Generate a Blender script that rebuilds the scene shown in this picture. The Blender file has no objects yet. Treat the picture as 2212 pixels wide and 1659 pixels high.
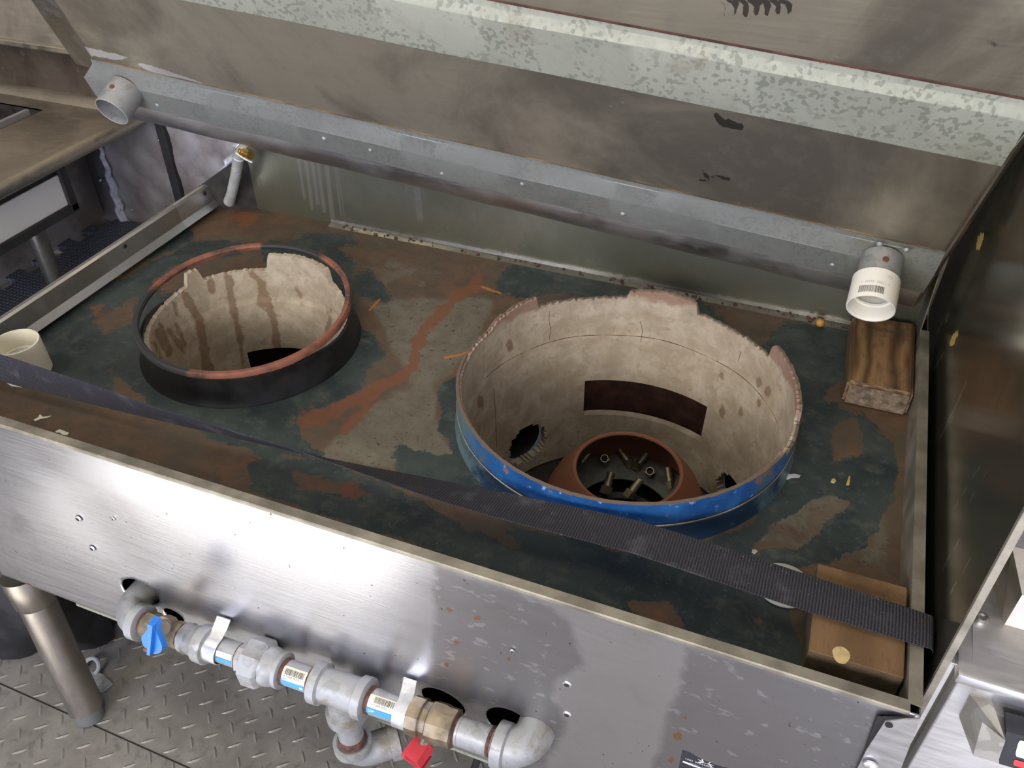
import bpy, bmesh, math, random
import numpy as np
from mathutils import Vector, Matrix
random.seed(4); rng = np.random.default_rng(7)
scene = bpy.context.scene
COL = scene.collection
Z0 = 0.70           # height of the cooking deck above the floor; everything below is authored with the deck at z = 0

# ------------------------------------------------------------------ camera
F, CX, CY = 1840.107, 1106.0, 829.5
R = np.array([[0.93081215, 0.36548977, -0.00244369],
              [0.22621468, -0.58133863, -0.78158321],
              [-0.28708128, 0.72695435, -0.62379621]])     # rows: camera right, down, forward in the world
CAM = np.array([0.0, 0.0, 0.75])
cd = bpy.data.cameras.new('camera'); cam = bpy.data.objects.new('camera', cd); COL.objects.link(cam)
cd.sensor_width = 36.0; cd.sensor_fit = 'HORIZONTAL'; cd.lens = F / 2212.0 * 36.0
cd.clip_start = 0.02; cd.clip_end = 100
cam.matrix_world = Matrix(((R[0][0], -R[1][0], -R[2][0], 0), (R[0][1], -R[1][1], -R[2][1], 0),
                           (R[0][2], -R[1][2], -R[2][2], CAM[2] + Z0), (0, 0, 0, 1)))
scene.camera = cam

# ------------------------------------------------------------------ world, sun, added fill lamps, exposure
world = bpy.data.worlds.new('world'); scene.world = world; world.use_nodes = True
wn = world.node_tree; wn.nodes.clear()
wo = wn.nodes.new('ShaderNodeOutputWorld'); wb = wn.nodes.new('ShaderNodeBackground')
wb.inputs[0].default_value = (0.50, 0.58, 1.0, 1); wb.inputs[1].default_value = 5.0
wn.links.new(wb.outputs[0], wo.inputs[0])
sd = bpy.data.lights.new('sun', 'SUN'); sun = bpy.data.objects.new('sun', sd); COL.objects.link(sun)
sd.energy = 40.0; sd.angle = 0.02; sd.color = (0.97, 0.98, 1.0)
sun.rotation_euler = Vector((0.10, 0.62, -1.0)).to_track_quat('-Z', 'Y').to_euler()
def lamp_area(name, loc, target, sx, sy, power, color):
    d = bpy.data.lights.new(name, 'AREA'); o = bpy.data.objects.new(name, d); COL.objects.link(o)
    d.shape = 'RECTANGLE'; d.size = sx; d.size_y = sy; d.energy = power; d.color = color
    o.location = loc; o.rotation_euler = (Vector(target) - Vector(loc)).to_track_quat('-Z', 'Y').to_euler()
    return o
lamp_area('added_front_fill', (-0.3, -1.22, 1.50), (-0.3, 1.0, 1.0), 1.9, 0.75, 60, (1.0, 0.93, 0.80))  # added warm fill lamp; the wall behind it has no window
lamp_area('added_top_fill', (-0.2, 0.35, 2.28), (-0.2, 0.6, 0.0), 0.7, 0.5, 4.0, (1.0, 0.94, 0.82))  # added weak overhead fill for upward faces; the ceiling is closed
lamp_area('added_sink_fill', (-1.75, 0.1, 2.27), (-1.75, 0.9, 0.7), 0.6, 0.3, 13, (1.0, 0.90, 0.74))  # added warm fill that lifts the dark sink corner
scene.view_settings.view_transform = 'Standard'; scene.view_settings.look = 'None'
scene.view_settings.gamma = 1.0; scene.view_settings.use_curve_mapping = False
scene.view_settings.exposure = 0.0
scene.cycles.use_denoising = True
scene.cycles.max_bounces = 8

# ------------------------------------------------------------------ helpers
def ray(p): return R.T @ np.array([p[0] - CX, p[1] - CY, F])
def at(p, ax, v):
    """point of the place seen at pixel p on the plane axis = v (deck frame)"""
    d = ray(p); t = (v - CAM[ax]) / d[ax]; return CAM + t * d
def nrm(v): v = np.asarray(v, float); return v / np.linalg.norm(v)

def root(name, loc, label, cat, group=None):
    o = bpy.data.objects.new(name, None); o.empty_display_size = 0.02; COL.objects.link(o)
    o.location = (loc[0], loc[1], loc[2] + Z0)
    tag(o, label, cat, group); return o
def tag(o, label=None, cat=None, group=None, kind=None):
    if label: o['label'] = label
    if cat: o['category'] = cat
    if group: o['group'] = group
    if kind: o['kind'] = kind
    return o
def origin(o):
    p = Vector((0, 0, 0))
    while o is not None: p = p + Vector(o.location); o = o.parent
    return p
def mk(name, verts, faces, mat, parent=None, smooth=False, base=None, attrs=None, sharp=40, keep=False):
    """ONE mesh object; verts in the deck frame; mats may be a list with face material index in faces' 2nd list"""
    v = np.asarray(verts, float).reshape(-1, 3).copy(); v[:, 2] += Z0
    if parent is not None: off = np.array(origin(parent))
    elif base is not None: off = np.array([base[0], base[1], base[2] + Z0])
    else: off = np.array([v[:, 0].mean(), v[:, 1].mean(), v[:, 2].min()])
    v -= off
    me = bpy.data.meshes.new(name); me.from_pydata(v.tolist(), [], [tuple(int(i) for i in f) for f in faces])
    if attrs:
        for k, a in attrs.items():
            at_ = me.attributes.new(k, 'FLOAT', 'POINT'); at_.data.foreach_set('value', np.asarray(a, np.float32))
    if not keep:
        bm = bmesh.new(); bm.from_mesh(me)
        bmesh.ops.recalc_face_normals(bm, faces=bm.faces); bm.to_mesh(me); bm.free()
    if smooth:
        me.polygons.foreach_set('use_smooth', [True] * len(me.polygons))
        me.set_sharp_from_angle(angle=math.radians(sharp))
    me.materials.append(mat)
    o = bpy.data.objects.new(name, me); COL.objects.link(o)
    if parent is not None: o.parent = parent
    else: o.location = off
    return o

class MB:
    def __init__(s): s.v = []; s.f = []; s.n = 0
    def add(s, v, f):
        v = np.asarray(v, float).reshape(-1, 3); s.v.append(v); s.f += [tuple(i + s.n for i in q) for q in f]; s.n += len(v)
        return s
    def box(s, lo, hi, bev=0.0, M=None):
        bm = bmesh.new(); bmesh.ops.create_cube(bm, size=1.0)
        lo = np.array(lo, float); hi = np.array(hi, float)
        for w in bm.verts: w.co = Vector(((lo + hi) / 2 + np.array(w.co) * (hi - lo)).tolist())
        if bev: bmesh.ops.bevel(bm, geom=list(bm.edges), offset=bev, segments=2, affect='EDGES', profile=0.6)
        bm.verts.index_update()
        v = np.array([w.co[:] for w in bm.verts]); f = [[w.index for w in q.verts] for q in bm.faces]; bm.free()
        if M is not None: v = v @ M[0].T + M[1]
        return s.add(v, f)
    def prism(s, prof, a, b):
        """prof: list of 3D-vectors offsets (closed loop); swept from a to b"""
        a = np.array(a, float); b = np.array(b, float); P = np.array(prof, float); n = len(P)
        v = np.r_[P + a, P + b]
        f = [(i, (i + 1) % n, n + (i + 1) % n, n + i) for i in range(n)] + [tuple(range(n - 1, -1, -1)), tuple(range(n, 2 * n))]
        return s.add(v, f)
    def lathe(s, prof, o, ax, seg=32, ref=None, cap=True, closed=False, arc=None):
        """prof: [(t, r)] along ax from o"""
        o = np.array(o, float); ax = nrm(ax)
        ref = np.array([0, 0, 1.0]) if ref is None else np.array(ref, float)
        if abs(ref @ ax) > .95: ref = np.array([1.0, 0, 0])
        e1 = nrm(ref - ax * (ref @ ax)); e2 = np.cross(ax, e1); m = len(prof); V = []
        for t, r in prof:
            for k in range(seg):
                th = 2 * math.pi * k / seg; V.append(o + ax * t + r * (math.cos(th) * e1 + math.sin(th) * e2))
        Fc = []
        for i in range(m - 1 + (1 if closed else 0)):
            j = (i + 1) % m
            for k in range(seg): Fc.append((i * seg + k, i * seg + (k + 1) % seg, j * seg + (k + 1) % seg, j * seg + k))
        if cap and not closed:
            Fc.append(tuple(range(seg - 1, -1, -1))); Fc.append(tuple((m - 1) * seg + k for k in range(seg)))
        return s.add(V, Fc)
    def tube(s, pts, r, seg=12, cap=True):
        P = np.array(pts, float); n = len(P); rr = np.full(n, r, float) if np.isscalar(r) else np.array(r, float)
        T = np.gradient(P, axis=0); T /= np.linalg.norm(T, axis=1)[:, None]
        u = np.array([0, 0, 1.0]) if abs(T[0][2]) < .9 else np.array([1.0, 0, 0]); V = []
        for i in range(n):
            u = nrm(u - T[i] * (u @ T[i])); w = np.cross(T[i], u)
            for k in range(seg):
                th = 2 * math.pi * k / seg; V.append(P[i] + rr[i] * (math.cos(th) * u + math.sin(th) * w))
        Fc = [(i * seg + k, i * seg + (k + 1) % seg, (i + 1) * seg + (k + 1) % seg, (i + 1) * seg + k) for i in range(n - 1) for k in range(seg)]
        if cap: Fc += [tuple(range(seg - 1, -1, -1)), tuple((n - 1) * seg + k for k in range(seg))]
        return s.add(V, Fc)
    def slab(s, quad, th):
        """thin plate: polygon (3D points, planar) with thickness vector th"""
        P = np.array(quad, float); return s.prism(P - P[0], P[0], P[0] + np.array(th, float))
    def sheet(s, grid, th=None):
        """grid of points [i][j] -> surface; th = thickness vector closes it"""
        G = np.array(grid, float); a, b = G.shape[:2]; V = G.reshape(-1, 3)
        f = [(i * b + j, i * b + j + 1, (i + 1) * b + j + 1, (i + 1) * b + j) for i in range(a - 1) for j in range(b - 1)]
        if th is None: return s.add(V, f)
        W = V + np.array(th, float).reshape(-1, 3) if np.ndim(th) > 1 else V + np.array(th, float)
        n = len(V); f2 = [tuple(n + q for q in reversed(x)) for x in f]
        rim = [i for i in range(b)] + [i * b + b - 1 for i in range(1, a)] + [(a - 1) * b + j for j in range(b - 2, -1, -1)] + [i * b for i in range(a - 2, 0, -1)]
        f3 = [(rim[k], rim[(k + 1) % len(rim)], n + rim[(k + 1) % len(rim)], n + rim[k]) for k in range(len(rim))]
        return s.add(np.r_[V, W], f + f2 + f3)
    def build(s, name, mat, parent=None, smooth=False, **kw):
        return mk(name, np.concatenate(s.v), s.f, mat, parent, smooth, **kw)

def text_mesh(txt, size, spacing=1.0):
    cu = bpy.data.curves.new('t', 'FONT'); cu.body = txt; cu.size = size; cu.space_character = spacing; cu.resolution_u = 3
    o = bpy.data.objects.new('t', cu); COL.objects.link(o)
    bpy.context.view_layer.update()
    me = o.evaluated_get(bpy.context.evaluated_depsgraph_get()).to_mesh()
    v = np.array([w.co[:] for w in me.vertices]).reshape(-1, 3); f = [tuple(p.vertices) for p in me.polygons]
    o.evaluated_get(bpy.context.evaluated_depsgraph_get()).to_mesh_clear()
    bpy.data.objects.remove(o); bpy.data.curves.remove(cu)
    return v, f

# signed-distance style masks, evaluated at mesh points from outlines
def inpoly(P, poly):
    x, y = P[:, 0], P[:, 1]; n = len(poly); c = np.zeros(len(P), bool)
    for i in range(n):
        x0, y0 = poly[i]; x1, y1 = poly[(i + 1) % n]
        if y0 == y1: continue
        h = ((y0 > y) != (y1 > y)) & (x < (x1 - x0) * (y - y0) / (y1 - y0) + x0); c ^= h
    return c
def segdist(P, a, b):
    a = np.array(a, float); b = np.array(b, float); d = b - a; t = np.clip(((P - a) @ d) / max(d @ d, 1e-12), 0, 1)
    return np.linalg.norm(P - a - t[:, None] * d, axis=1)
def polymask(P, poly, soft):
    d = np.min([segdist(P, poly[i], poly[(i + 1) % len(poly)]) for i in range(len(poly))], axis=0)
    return np.clip(.5 + np.where(inpoly(P, poly), d, -d) / (2 * soft), 0, 1)
def linemask(P, pts, w, soft):
    d = np.min([segdist(P, pts[i], pts[i + 1]) for i in range(len(pts) - 1)], axis=0)
    return np.clip(.5 + (w - d) / (2 * soft), 0, 1)

# ------------------------------------------------------------------ material kit
class NT:
    def __init__(s, name):
        s.m = bpy.data.materials.new(name); s.m.use_nodes = True; s.t = s.m.node_tree; s.t.nodes.clear()
        s.out = s.n('ShaderNodeOutputMaterial'); s.b = s.n('ShaderNodeBsdfPrincipled'); s.l(s.b.outputs[0], s.out.inputs[0])
        s.tc = s.n('ShaderNodeTexCoord'); s.co = s.tc.outputs['Object']
    def n(s, k): return s.t.nodes.new(k)
    def l(s, a, b): s.t.links.new(a, b)
    def put(s, sock, val):
        if isinstance(val, bpy.types.NodeSocket): s.l(val, sock)
        elif isinstance(val, (tuple, list)) and len(val) == 3 and sock.type == 'RGBA': sock.default_value = (*val, 1)
        else: sock.default_value = val
    def map(s, scale=(1, 1, 1), rot=(0, 0, 0), loc=(0, 0, 0)):
        m = s.n('ShaderNodeMapping'); s.l(s.co, m.inputs[0]); m.inputs['Scale'].default_value = scale
        m.inputs['Rotation'].default_value = rot; m.inputs['Location'].default_value = loc; return m.outputs[0]
    def noise(s, scale, detail=4, rough=.55, co=None, dist=0.0):
        t = s.n('ShaderNodeTexNoise'); s.l(co or s.co, t.inputs['Vector']); t.inputs['Scale'].default_value = scale
        t.inputs['Detail'].default_value = detail; t.inputs['Roughness'].default_value = rough; t.inputs['Distortion'].default_value = dist
        return t.outputs[0]
    def voro(s, scale, co=None, out='Color', feature='F1', rnd=1.0):
        t = s.n('ShaderNodeTexVoronoi'); s.l(co or s.co, t.inputs['Vector']); t.inputs['Scale'].default_value = scale
        t.feature = feature; t.inputs['Randomness'].default_value = rnd; return t.outputs[out]
    def wave(s, scale, co=None, dist=0.0, det=2.0, dsc=1.0, kind='BANDS', dirn='X'):
        t = s.n('ShaderNodeTexWave'); s.l(co or s.co, t.inputs['Vector']); t.inputs['Scale'].default_value = scale; t.wave_type = kind
        if kind == 'BANDS': t.bands_direction = dirn
        else: t.rings_direction = dirn
        t.inputs['Distortion'].default_value = dist; t.inputs['Detail'].default_value = det; t.inputs['Detail Scale'].default_value = dsc
        return t.outputs[1]
    def math(s, op, a, b=0.0, clamp=False):
        m = s.n('ShaderNodeMath'); m.operation = op; m.use_clamp = clamp; s.put(m.inputs[0], a); s.put(m.inputs[1], b); return m.outputs[0]
    def step(s, x, lo, hi):
        m = s.n('ShaderNodeMapRange'); m.interpolation_type = 'SMOOTHSTEP'; s.put(m.inputs[0], x)
        m.inputs[1].default_value = lo; m.inputs[2].default_value = hi; return m.outputs[0]
    def lin(s, x, a, b, c, d):
        m = s.n('ShaderNodeMapRange'); s.put(m.inputs[0], x)
        for i, q in zip((1, 2, 3, 4), (a, b, c, d)): m.inputs[i].default_value = q
        return m.outputs[0]
    def mix(s, f, a, b, mode='MIX'):
        m = s.n('ShaderNodeMix'); m.data_type = 'RGBA'; m.blend_type = mode; s.put(m.inputs[0], f); s.put(m.inputs[6], a); s.put(m.inputs[7], b)
        return m.outputs[2]
    def attr(s, name):
        a = s.n('ShaderNodeAttribute'); a.attribute_name = name; return a.outputs['Fac']
    def sep(s, co=None):
        q = s.n('ShaderNodeSeparateXYZ'); s.l(co or s.co, q.inputs[0]); return q.outputs
    def bump(s, h, strength=.3, dist=.002):
        b = s.n('ShaderNodeBump'); s.put(b.inputs['Height'], h); b.inputs['Strength'].default_value = strength
        b.inputs['Distance'].default_value = dist; s.l(b.outputs[0], s.b.inputs['Normal'])
    def done(s, color, rough=.5, metal=0.0, spec=None, **kw):
        s.put(s.b.inputs['Base Color'], color); s.put(s.b.inputs['Roughness'], rough); s.put(s.b.inputs['Metallic'], metal)
        if spec is not None: s.put(s.b.inputs['Specular IOR Level'], spec)
        for k, v in kw.items(): s.put(s.b.inputs[k.replace('_', ' ')], v)
        return s.m

def m_plain(name, col, rough=.5, metal=0.0, var=.25, scale=60, bump=.0):
    m = NT(name); f = m.noise(scale, 5)
    c = m.mix(m.step(f, .3, .75), tuple(x * (1 - var) for x in col), tuple(min(1, x * (1 + var)) for x in col))
    if bump: m.bump(f, bump, .001)
    return m.done(c, m.lin(f, .2, .8, max(.03, rough - .08), min(1, rough + .1)), metal)

def m_steel(name, col=(.52, .51, .49), rough=.34, grime=(.16, .13, .09), amount=.35, brush=(2, 90, 90), metal=1.0, gscale=6):
    """brushed stainless with greasy coat"""
    m = NT(name); br = m.noise(5, 3, .6, m.map(brush)); big = m.noise(gscale, 6, .62, dist=.6); fine = m.noise(gscale * 9, 4, .6)
    g = m.math('ADD', m.math('MULTIPLY', big, .75), m.math('MULTIPLY', fine, .25))
    g = m.math('MULTIPLY', m.step(g, .40, .66), amount)
    c = m.mix(m.lin(br, .3, .7, 0, 1), tuple(x * .95 for x in col), tuple(min(1, x * 1.04) for x in col)); c = m.mix(g, c, grime)
    m.bump(br, .02, .0004)
    return m.done(c, m.math('ADD', m.lin(br, .3, .7, rough - .05, rough + .06), m.math('MULTIPLY', g, .25)), m.math('SUBTRACT', metal, m.math('MULTIPLY', g, .5)))

def m_galv(name, light=(.50, .54, .50), dark=(.34, .38, .35), metal=.75, rough=.42, scale=55, dirt=.25):
    m = NT(name); v = m.voro(scale, m.map((1, 1, 1)), 'Color'); q = m.sep(v)
    sp = m.math('MULTIPLY', m.step(q[0], .30, .24), m.step(m.noise(16, 3), .38, .52))
    c = m.mix(sp, light, dark); c = m.mix(m.step(m.noise(9, 5, .6), .5, .72), c, tuple(x * .78 for x in light))
    d = m.math('MULTIPLY', m.step(m.noise(14, 6, .7, dist=.4), .53, .7), dirt); c = m.mix(d, c, (.20, .17, .12))
    return m.done(c, m.lin(q[1], 0, 1, rough - .08, rough + .1), metal)

def proj(P):
    q = (np.asarray(P, float) - CAM) @ R.T; return np.c_[q[:, 0] / q[:, 2] * F + CX, q[:, 1] / q[:, 2] * F + CY]

# ------------------------------------------------------------------ materials
M = {}
M['steel'] = m_steel('stainless_steel')
M['leg_steel'] = m_steel('tan_tube_steel', (.37, .34, .30), .33, (.22, .18, .13), .5, (60, 60, 3))
M['steel_dark'] = m_steel('greasy_stainless', (.36, .35, .32), .30, (.07, .06, .045), .75)
M['fryer_steel'] = m_steel('fryer_stainless', (.86, .86, .87), .40, (.60, .58, .54), .2, (6, 40, 40))
M['steel_bright'] = m_steel('bright_stainless', (.70, .70, .71), .36, (.42, .40, .36), .18, (6, 40, 40))
M['steel_warm'] = m_steel('tan_stained_stainless', (.50, .46, .38), .38, (.28, .21, .14), .6, (2, 60, 60))
M['galv'] = m_galv('galvanised_spangle', (.30, .312, .248), (.205, .218, .172), .22, .6, 210, .35)
M['galv_dull'] = m_galv('dull_galvanised', (.205, .215, .195), (.175, .183, .166), .3, .55, 260, .5)
M['galv_pipe'] = m_galv('galvanised_pipe', (.34, .35, .345), (.28, .29, .285), .4, .5, 90, .9)
M['edge'] = m_plain('worn_steel_edge', (.34, .315, .255), .45, .7, .3, 25)
M['shelf'] = m_plain('sooty_grey', (.09, .09, .08), .7, 0, .3, 60)
M['black'] = m_plain('black_void', (.012, .012, .012), .8)
M['rubber'] = m_plain('black_rubber', (.02, .02, .021), .6, 0, .4, 30, .2)
M['dark_iron'] = m_plain('dark_cast_iron', (.03, .027, .025), .6, .3, .4, 60, .3)
M['strap_zinc'] = m_plain('zinc_strap', (.56, .57, .58), .36, .6, .2, 60)
M['pvc'] = m_plain('white_pvc', (.80, .78, .70), .35, 0, .04, 20)
M['pvc_dirty'] = m_plain('cream_pvc', (.74, .70, .56), .4, 0, .08, 20)
M['pvc_grey'] = m_plain('grey_pvc', (.42, .43, .40), .5, 0, .08, 20)
M['brass'] = m_plain('dirty_brass', (.25, .205, .14), .42, .7, .45, 40)
M['brass_bright'] = m_plain('yellow_brass', (.62, .40, .12), .28, .9, .2, 80)
M['thread'] = m_plain('rusty_thread', (.10, .045, .03), .7, .1, .5, 120, .4)
M['blue'] = m_plain('blue_plastic', (.015, .17, .56), .35, 0, .12, 40)
M['red'] = m_plain('red_plastic', (.52, .035, .05), .38, 0, .15, 40)
M['white_paint'] = m_plain('white_print', (.75, .75, .74), .5, 0, .05)
M['grey_print'] = m_plain('grey_print', (.34, .34, .34), .5, 0, .05)
M['ink'] = m_plain('black_print', (.03, .03, .03), .5, 0, .05)
M['label_paper'] = m_plain('label_paper', (.66, .64, .52), .5, 0, .08, 50)
M['label_blue'] = m_plain('label_blue', (.03, .27, .62), .4, 0, .1, 50)
M['sticker'] = m_plain('black_sticker', (.022, .024, .03), .45, 0, .2, 40)
M['rust'] = m_plain('rust_brown', (.19, .07, .04), .8, .1, .45, 45, .5)
M['rust_dark'] = m_plain('dark_rust', (.075, .032, .022), .85, 0, .45, 40, .4)
M['white_panel'] = m_plain('white_enamel', (.56, .56, .56), .35, 0, .04, 10)
M['clear'] = m_plain('milky_tube', (.33, .345, .34), .25, 0, .12, 30)
M['foil'] = m_plain('crumpled_foil', (.7, .72, .75), .3, .6, .2, 40, .5)
M['caulk'] = m_plain('white_caulk', (.50, .52, .56), .6, 0, .3, 60, .5)
M['zip'] = m_plain('white_nylon', (.75, .75, .72), .4)

m = NT('deck_paint')       # worn teal paint over rusty steel plate
te, ba, og = m.attr('teal'), m.attr('bare'), m.attr('orange')
n1 = m.noise(24, 9, .68, dist=.5); n2 = m.noise(120, 4, .6); n3 = m.noise(11, 6, .65); n4 = m.noise(45, 6, .7, m.map(loc=(3, 7, 1)))
nn = m.math('ADD', m.math('MULTIPLY', n1, .8), m.math('MULTIPLY', n2, .2))
wob = m.math('SUBTRACT', nn, .5)
rustc = m.mix(m.step(n4, .35, .65), (.072, .047, .030), (.110, .066, .038)); rustc = m.mix(m.step(n1, .55, .75), rustc, (.135, .066, .032))
rustc = m.mix(m.math('MULTIPLY', m.step(n3, .45, .62), .5), rustc, (.068, .060, .043))
barec = m.mix(m.step(n4, .36, .66), (.135, .120, .088), (.100, .086, .060)); barec = m.mix(m.step(n2, .60, .68), barec, (.06, .036, .022))
tealc = m.mix(m.step(n3, .35, .62), (.013, .024, .027), (.034, .046, .043)); tealc = m.mix(m.math('MULTIPLY', m.step(n4, .50, .66), .7), tealc, (.064, .074, .062)); tealc = m.mix(m.math('MULTIPLY', m.step(m.noise(70, 4, .7), .58, .66), .6), tealc, (.05, .04, .026))
tealc = m.mix(m.math('MULTIPLY', m.step(m.noise(260, 2), .68, .72), .5), tealc, (.14, .17, .16))
c = m.mix(m.step(m.math('ADD', ba, m.math('MULTIPLY', wob, 1.3)), .38, .64), rustc, barec)
wob2 = m.math('ADD', m.math('MULTIPLY', wob, 2.1), m.math('MULTIPLY', m.math('SUBTRACT', n4, .5), 1.1))
tm = m.step(m.math('ADD', te, wob2), .46, .56)
c = m.mix(tm, c, tealc)
om = m.step(m.math('ADD', og, m.math('MULTIPLY', m.math('ADD', wob, m.math('MULTIPLY', m.math('SUBTRACT', n4, .5), .8)), 1.9)), .42, .66)
c = m.mix(m.math('MULTIPLY', om, .85), c, m.mix(n4, (.125, .048, .024), (.175, .068, .030)))
om2 = m.step(m.math('ADD', m.attr('scrape'), m.math('MULTIPLY', wob, .5)), .5, .62); c = m.mix(om2, c, (.36, .13, .03))
m.bump(m.math('ADD', m.math('MULTIPLY', tm, .6), m.math('MULTIPLY', n2, .3)), .35, .0012)
M['deck'] = m.done(c, m.lin(n1, .3, .7, .42, .68), 0.0, .45)

m = NT('apron_steel')      # front apron: brushed stainless with greasy, water-spotted patches; dark reflections are put into their colour
fi, ru = m.attr('reflect_film'), m.attr('rustspot')
br = m.noise(5, 4, .6, m.map((3, 60, 110))); bg = m.noise(12, 6, .65); fs = m.noise(60, 5, .6, m.map((1, 1, 2.2))); sp = m.noise(48, 4, .55, m.map((1, 1, 1.7), loc=(4, 1, 2)))
reflect_film = m.step(m.math('ADD', fi, m.math('MULTIPLY', m.math('SUBTRACT', bg, .5), .9)), .30, .68)
reflect_film = m.math('MULTIPLY', reflect_film, m.math('SUBTRACT', 1.0, m.math('MULTIPLY', m.step(sp, .60, .68), .75)))
c = m.mix(br, (.55, .55, .59), (.63, .63, .67)); c = m.mix(m.math('MULTIPLY', m.step(bg, .52, .7), .25), c, (.44, .42, .40))
c = m.mix(m.math('MULTIPLY', reflect_film, .62), c, (.17, .16, .155))
c = m.mix(m.step(m.math('ADD', ru, m.math('MULTIPLY', m.math('SUBTRACT', fs, .5), 1.2)), .5, .7), c, (.38, .21, .12))
c = m.mix(m.step(m.noise(130, 3), .715, .74), c, (.10, .07, .05))
m.bump(m.math('ADD', m.math('MULTIPLY', br, .12), m.math('MULTIPLY', m.noise(3.2, 3), 1.0)), .09, .012)
M['apron'] = m.done(c, m.math('ADD', m.lin(br, .3, .7, .28, .35), m.math('MULTIPLY', reflect_film, .05)), m.math('SUBTRACT', 1.0, m.math('MULTIPLY', reflect_film, .05)))

m = NT('hood_steel')       # greasy tan stainless sheet
so, wh = m.attr('soot'), m.attr('scuff')
br = m.noise(5, 4, .6, m.map((3, 60, 60))); b1 = m.noise(3.2, 6, .6, dist=.8); b2 = m.noise(38, 5, .65); sp = m.voro(70, None, 'Distance')
g = m.step(b1, .40, .62)
c = m.mix(g, (.43, .39, .295), (.225, .203, .158)); c = m.mix(m.math('MULTIPLY', m.step(b2, .50, .68), .35), c, (.34, .31, .25))
c = m.mix(m.math('MULTIPLY', m.step(sp, .20, .12), m.step(m.noise(7, 3), .55, .66)), c, (.46, .43, .36))
c = m.mix(m.step(m.math('ADD', wh, m.math('MULTIPLY', m.math('SUBTRACT', b2, .5), 1.3)), .5, .62), c, (.66, .64, .62))
c = m.mix(m.math('MULTIPLY', m.step(m.math('ADD', so, m.math('MULTIPLY', m.math('SUBTRACT', b2, .5), .7)), .48, .6), .85), c, (.035, .034, .033))
M['hood'] = m.done(c, m.lin(br, .3, .7, .36, .46), .72)

m = NT('chamber_lining')   # limewashed refractory with brown run stains
st = m.attr('stain'); n = m.noise(26, 7, .65, dist=.4); n2 = m.noise(95, 4, .6); s = m.noise(9, 4, .5, m.map((1, 1, .16)))
z = m.attr('depth')
c = m.mix(m.step(n, .35, .7), (.32, .265, .19), (.45, .39, .305)); c = m.mix(m.math('MULTIPLY', m.step(n2, .56, .70), .6), c, (.28, .21, .13))
c = m.mix(m.math('MULTIPLY', m.step(m.noise(34, 6, .7, m.map(loc=(2, 5, 3))), .56, .68), .55), c, (.24, .21, .15))
c = m.mix(m.math('MULTIPLY', m.step(m.math('ADD', st, m.math('MULTIPLY', m.math('SUBTRACT', m.math('ADD', m.math('MULTIPLY', n, .6), m.math('MULTIPLY', n2, .4)), .5), 2.6)), .40, .78), .68), c, (.15, .085, .045))
c = m.mix(m.math('MULTIPLY', m.step(m.math('ADD', m.attr('burn'), m.math('MULTIPLY', m.math('SUBTRACT', n, .5), 1.5)), .5, .75), .7), c, (.20, .10, .07))
m.bump(m.math('ADD', n, m.math('MULTIPLY', n2, .4)), .35, .003)
M['lining'] = m.done(c, .85, 0, .2)

m = NT('blue_collar')      # blue enamel worn to rust at the lip, darker below
u = m.attr('up'); a = m.attr('blue'); n = m.noise(24, 7, .68, dist=.3); n2 = m.noise(85, 4)
c = m.mix(m.step(n, .35, .68), (.008, .055, .185), (.015, .095, .27)); c = m.mix(m.step(n2, .62, .70), c, (.22, .34, .52))
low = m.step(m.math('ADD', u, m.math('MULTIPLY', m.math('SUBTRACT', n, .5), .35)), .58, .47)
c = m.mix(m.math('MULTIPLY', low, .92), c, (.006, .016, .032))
tealw = m.mix(n, (.03, .085, .11), (.16, .22, .22)); c = m.mix(m.step(m.math('ADD', a, m.math('MULTIPLY', m.math('SUBTRACT', n, .5), .8)), .60, .35), c, tealw)
lip = m.step(m.math('ADD', m.attr('lip'), m.math('MULTIPLY', m.math('SUBTRACT', n2, .5), .5)), .78, .95); c = m.mix(lip, c, (.13, .095, .07))
c = m.mix(m.step(m.math('ADD', m.math('MULTIPLY', m.attr('rustspot'), .8), m.math('MULTIPLY', m.math('SUBTRACT', m.math('ADD', m.math('MULTIPLY', n, .5), m.math('MULTIPLY', n2, .5)), .5), 2.6)), .48, .72), c, (.19, .10, .08))
m.bump(n2, .2, .001)
M['collar_blue'] = m.done(c, m.lin(n, .3, .7, .28, .5), 0, .5)
M['collar_black'] = m_plain('black_grease_collar', (.010, .010, .0105), .42, .1, .45, 40, .25)

m = NT('rusty_ring'); n = m.noise(20, 6, .65); n2 = m.noise(110, 4)
c = m.mix(m.step(n, .36, .62), (.06, .035, .028), (.23, .085, .05)); c = m.mix(m.math('MULTIPLY', m.step(n2, .55, .7), .5), c, (.30, .13, .085))
c = m.mix(m.step(m.math('ADD', m.attr('sooty'), m.math('MULTIPLY', m.math('SUBTRACT', n, .5), .8)), .45, .6), c, (.025, .026, .026))
m.bump(n2, .4, .0015); M['ring'] = m.done(c, .72, .1)

m = NT('dome_rust'); n = m.noise(22, 6, .6); c = m.mix(n, (.15, .060, .030), (.22, .088, .043)); m.bump(n, .2, .002); M['dome'] = m.done(c, .8)

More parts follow.
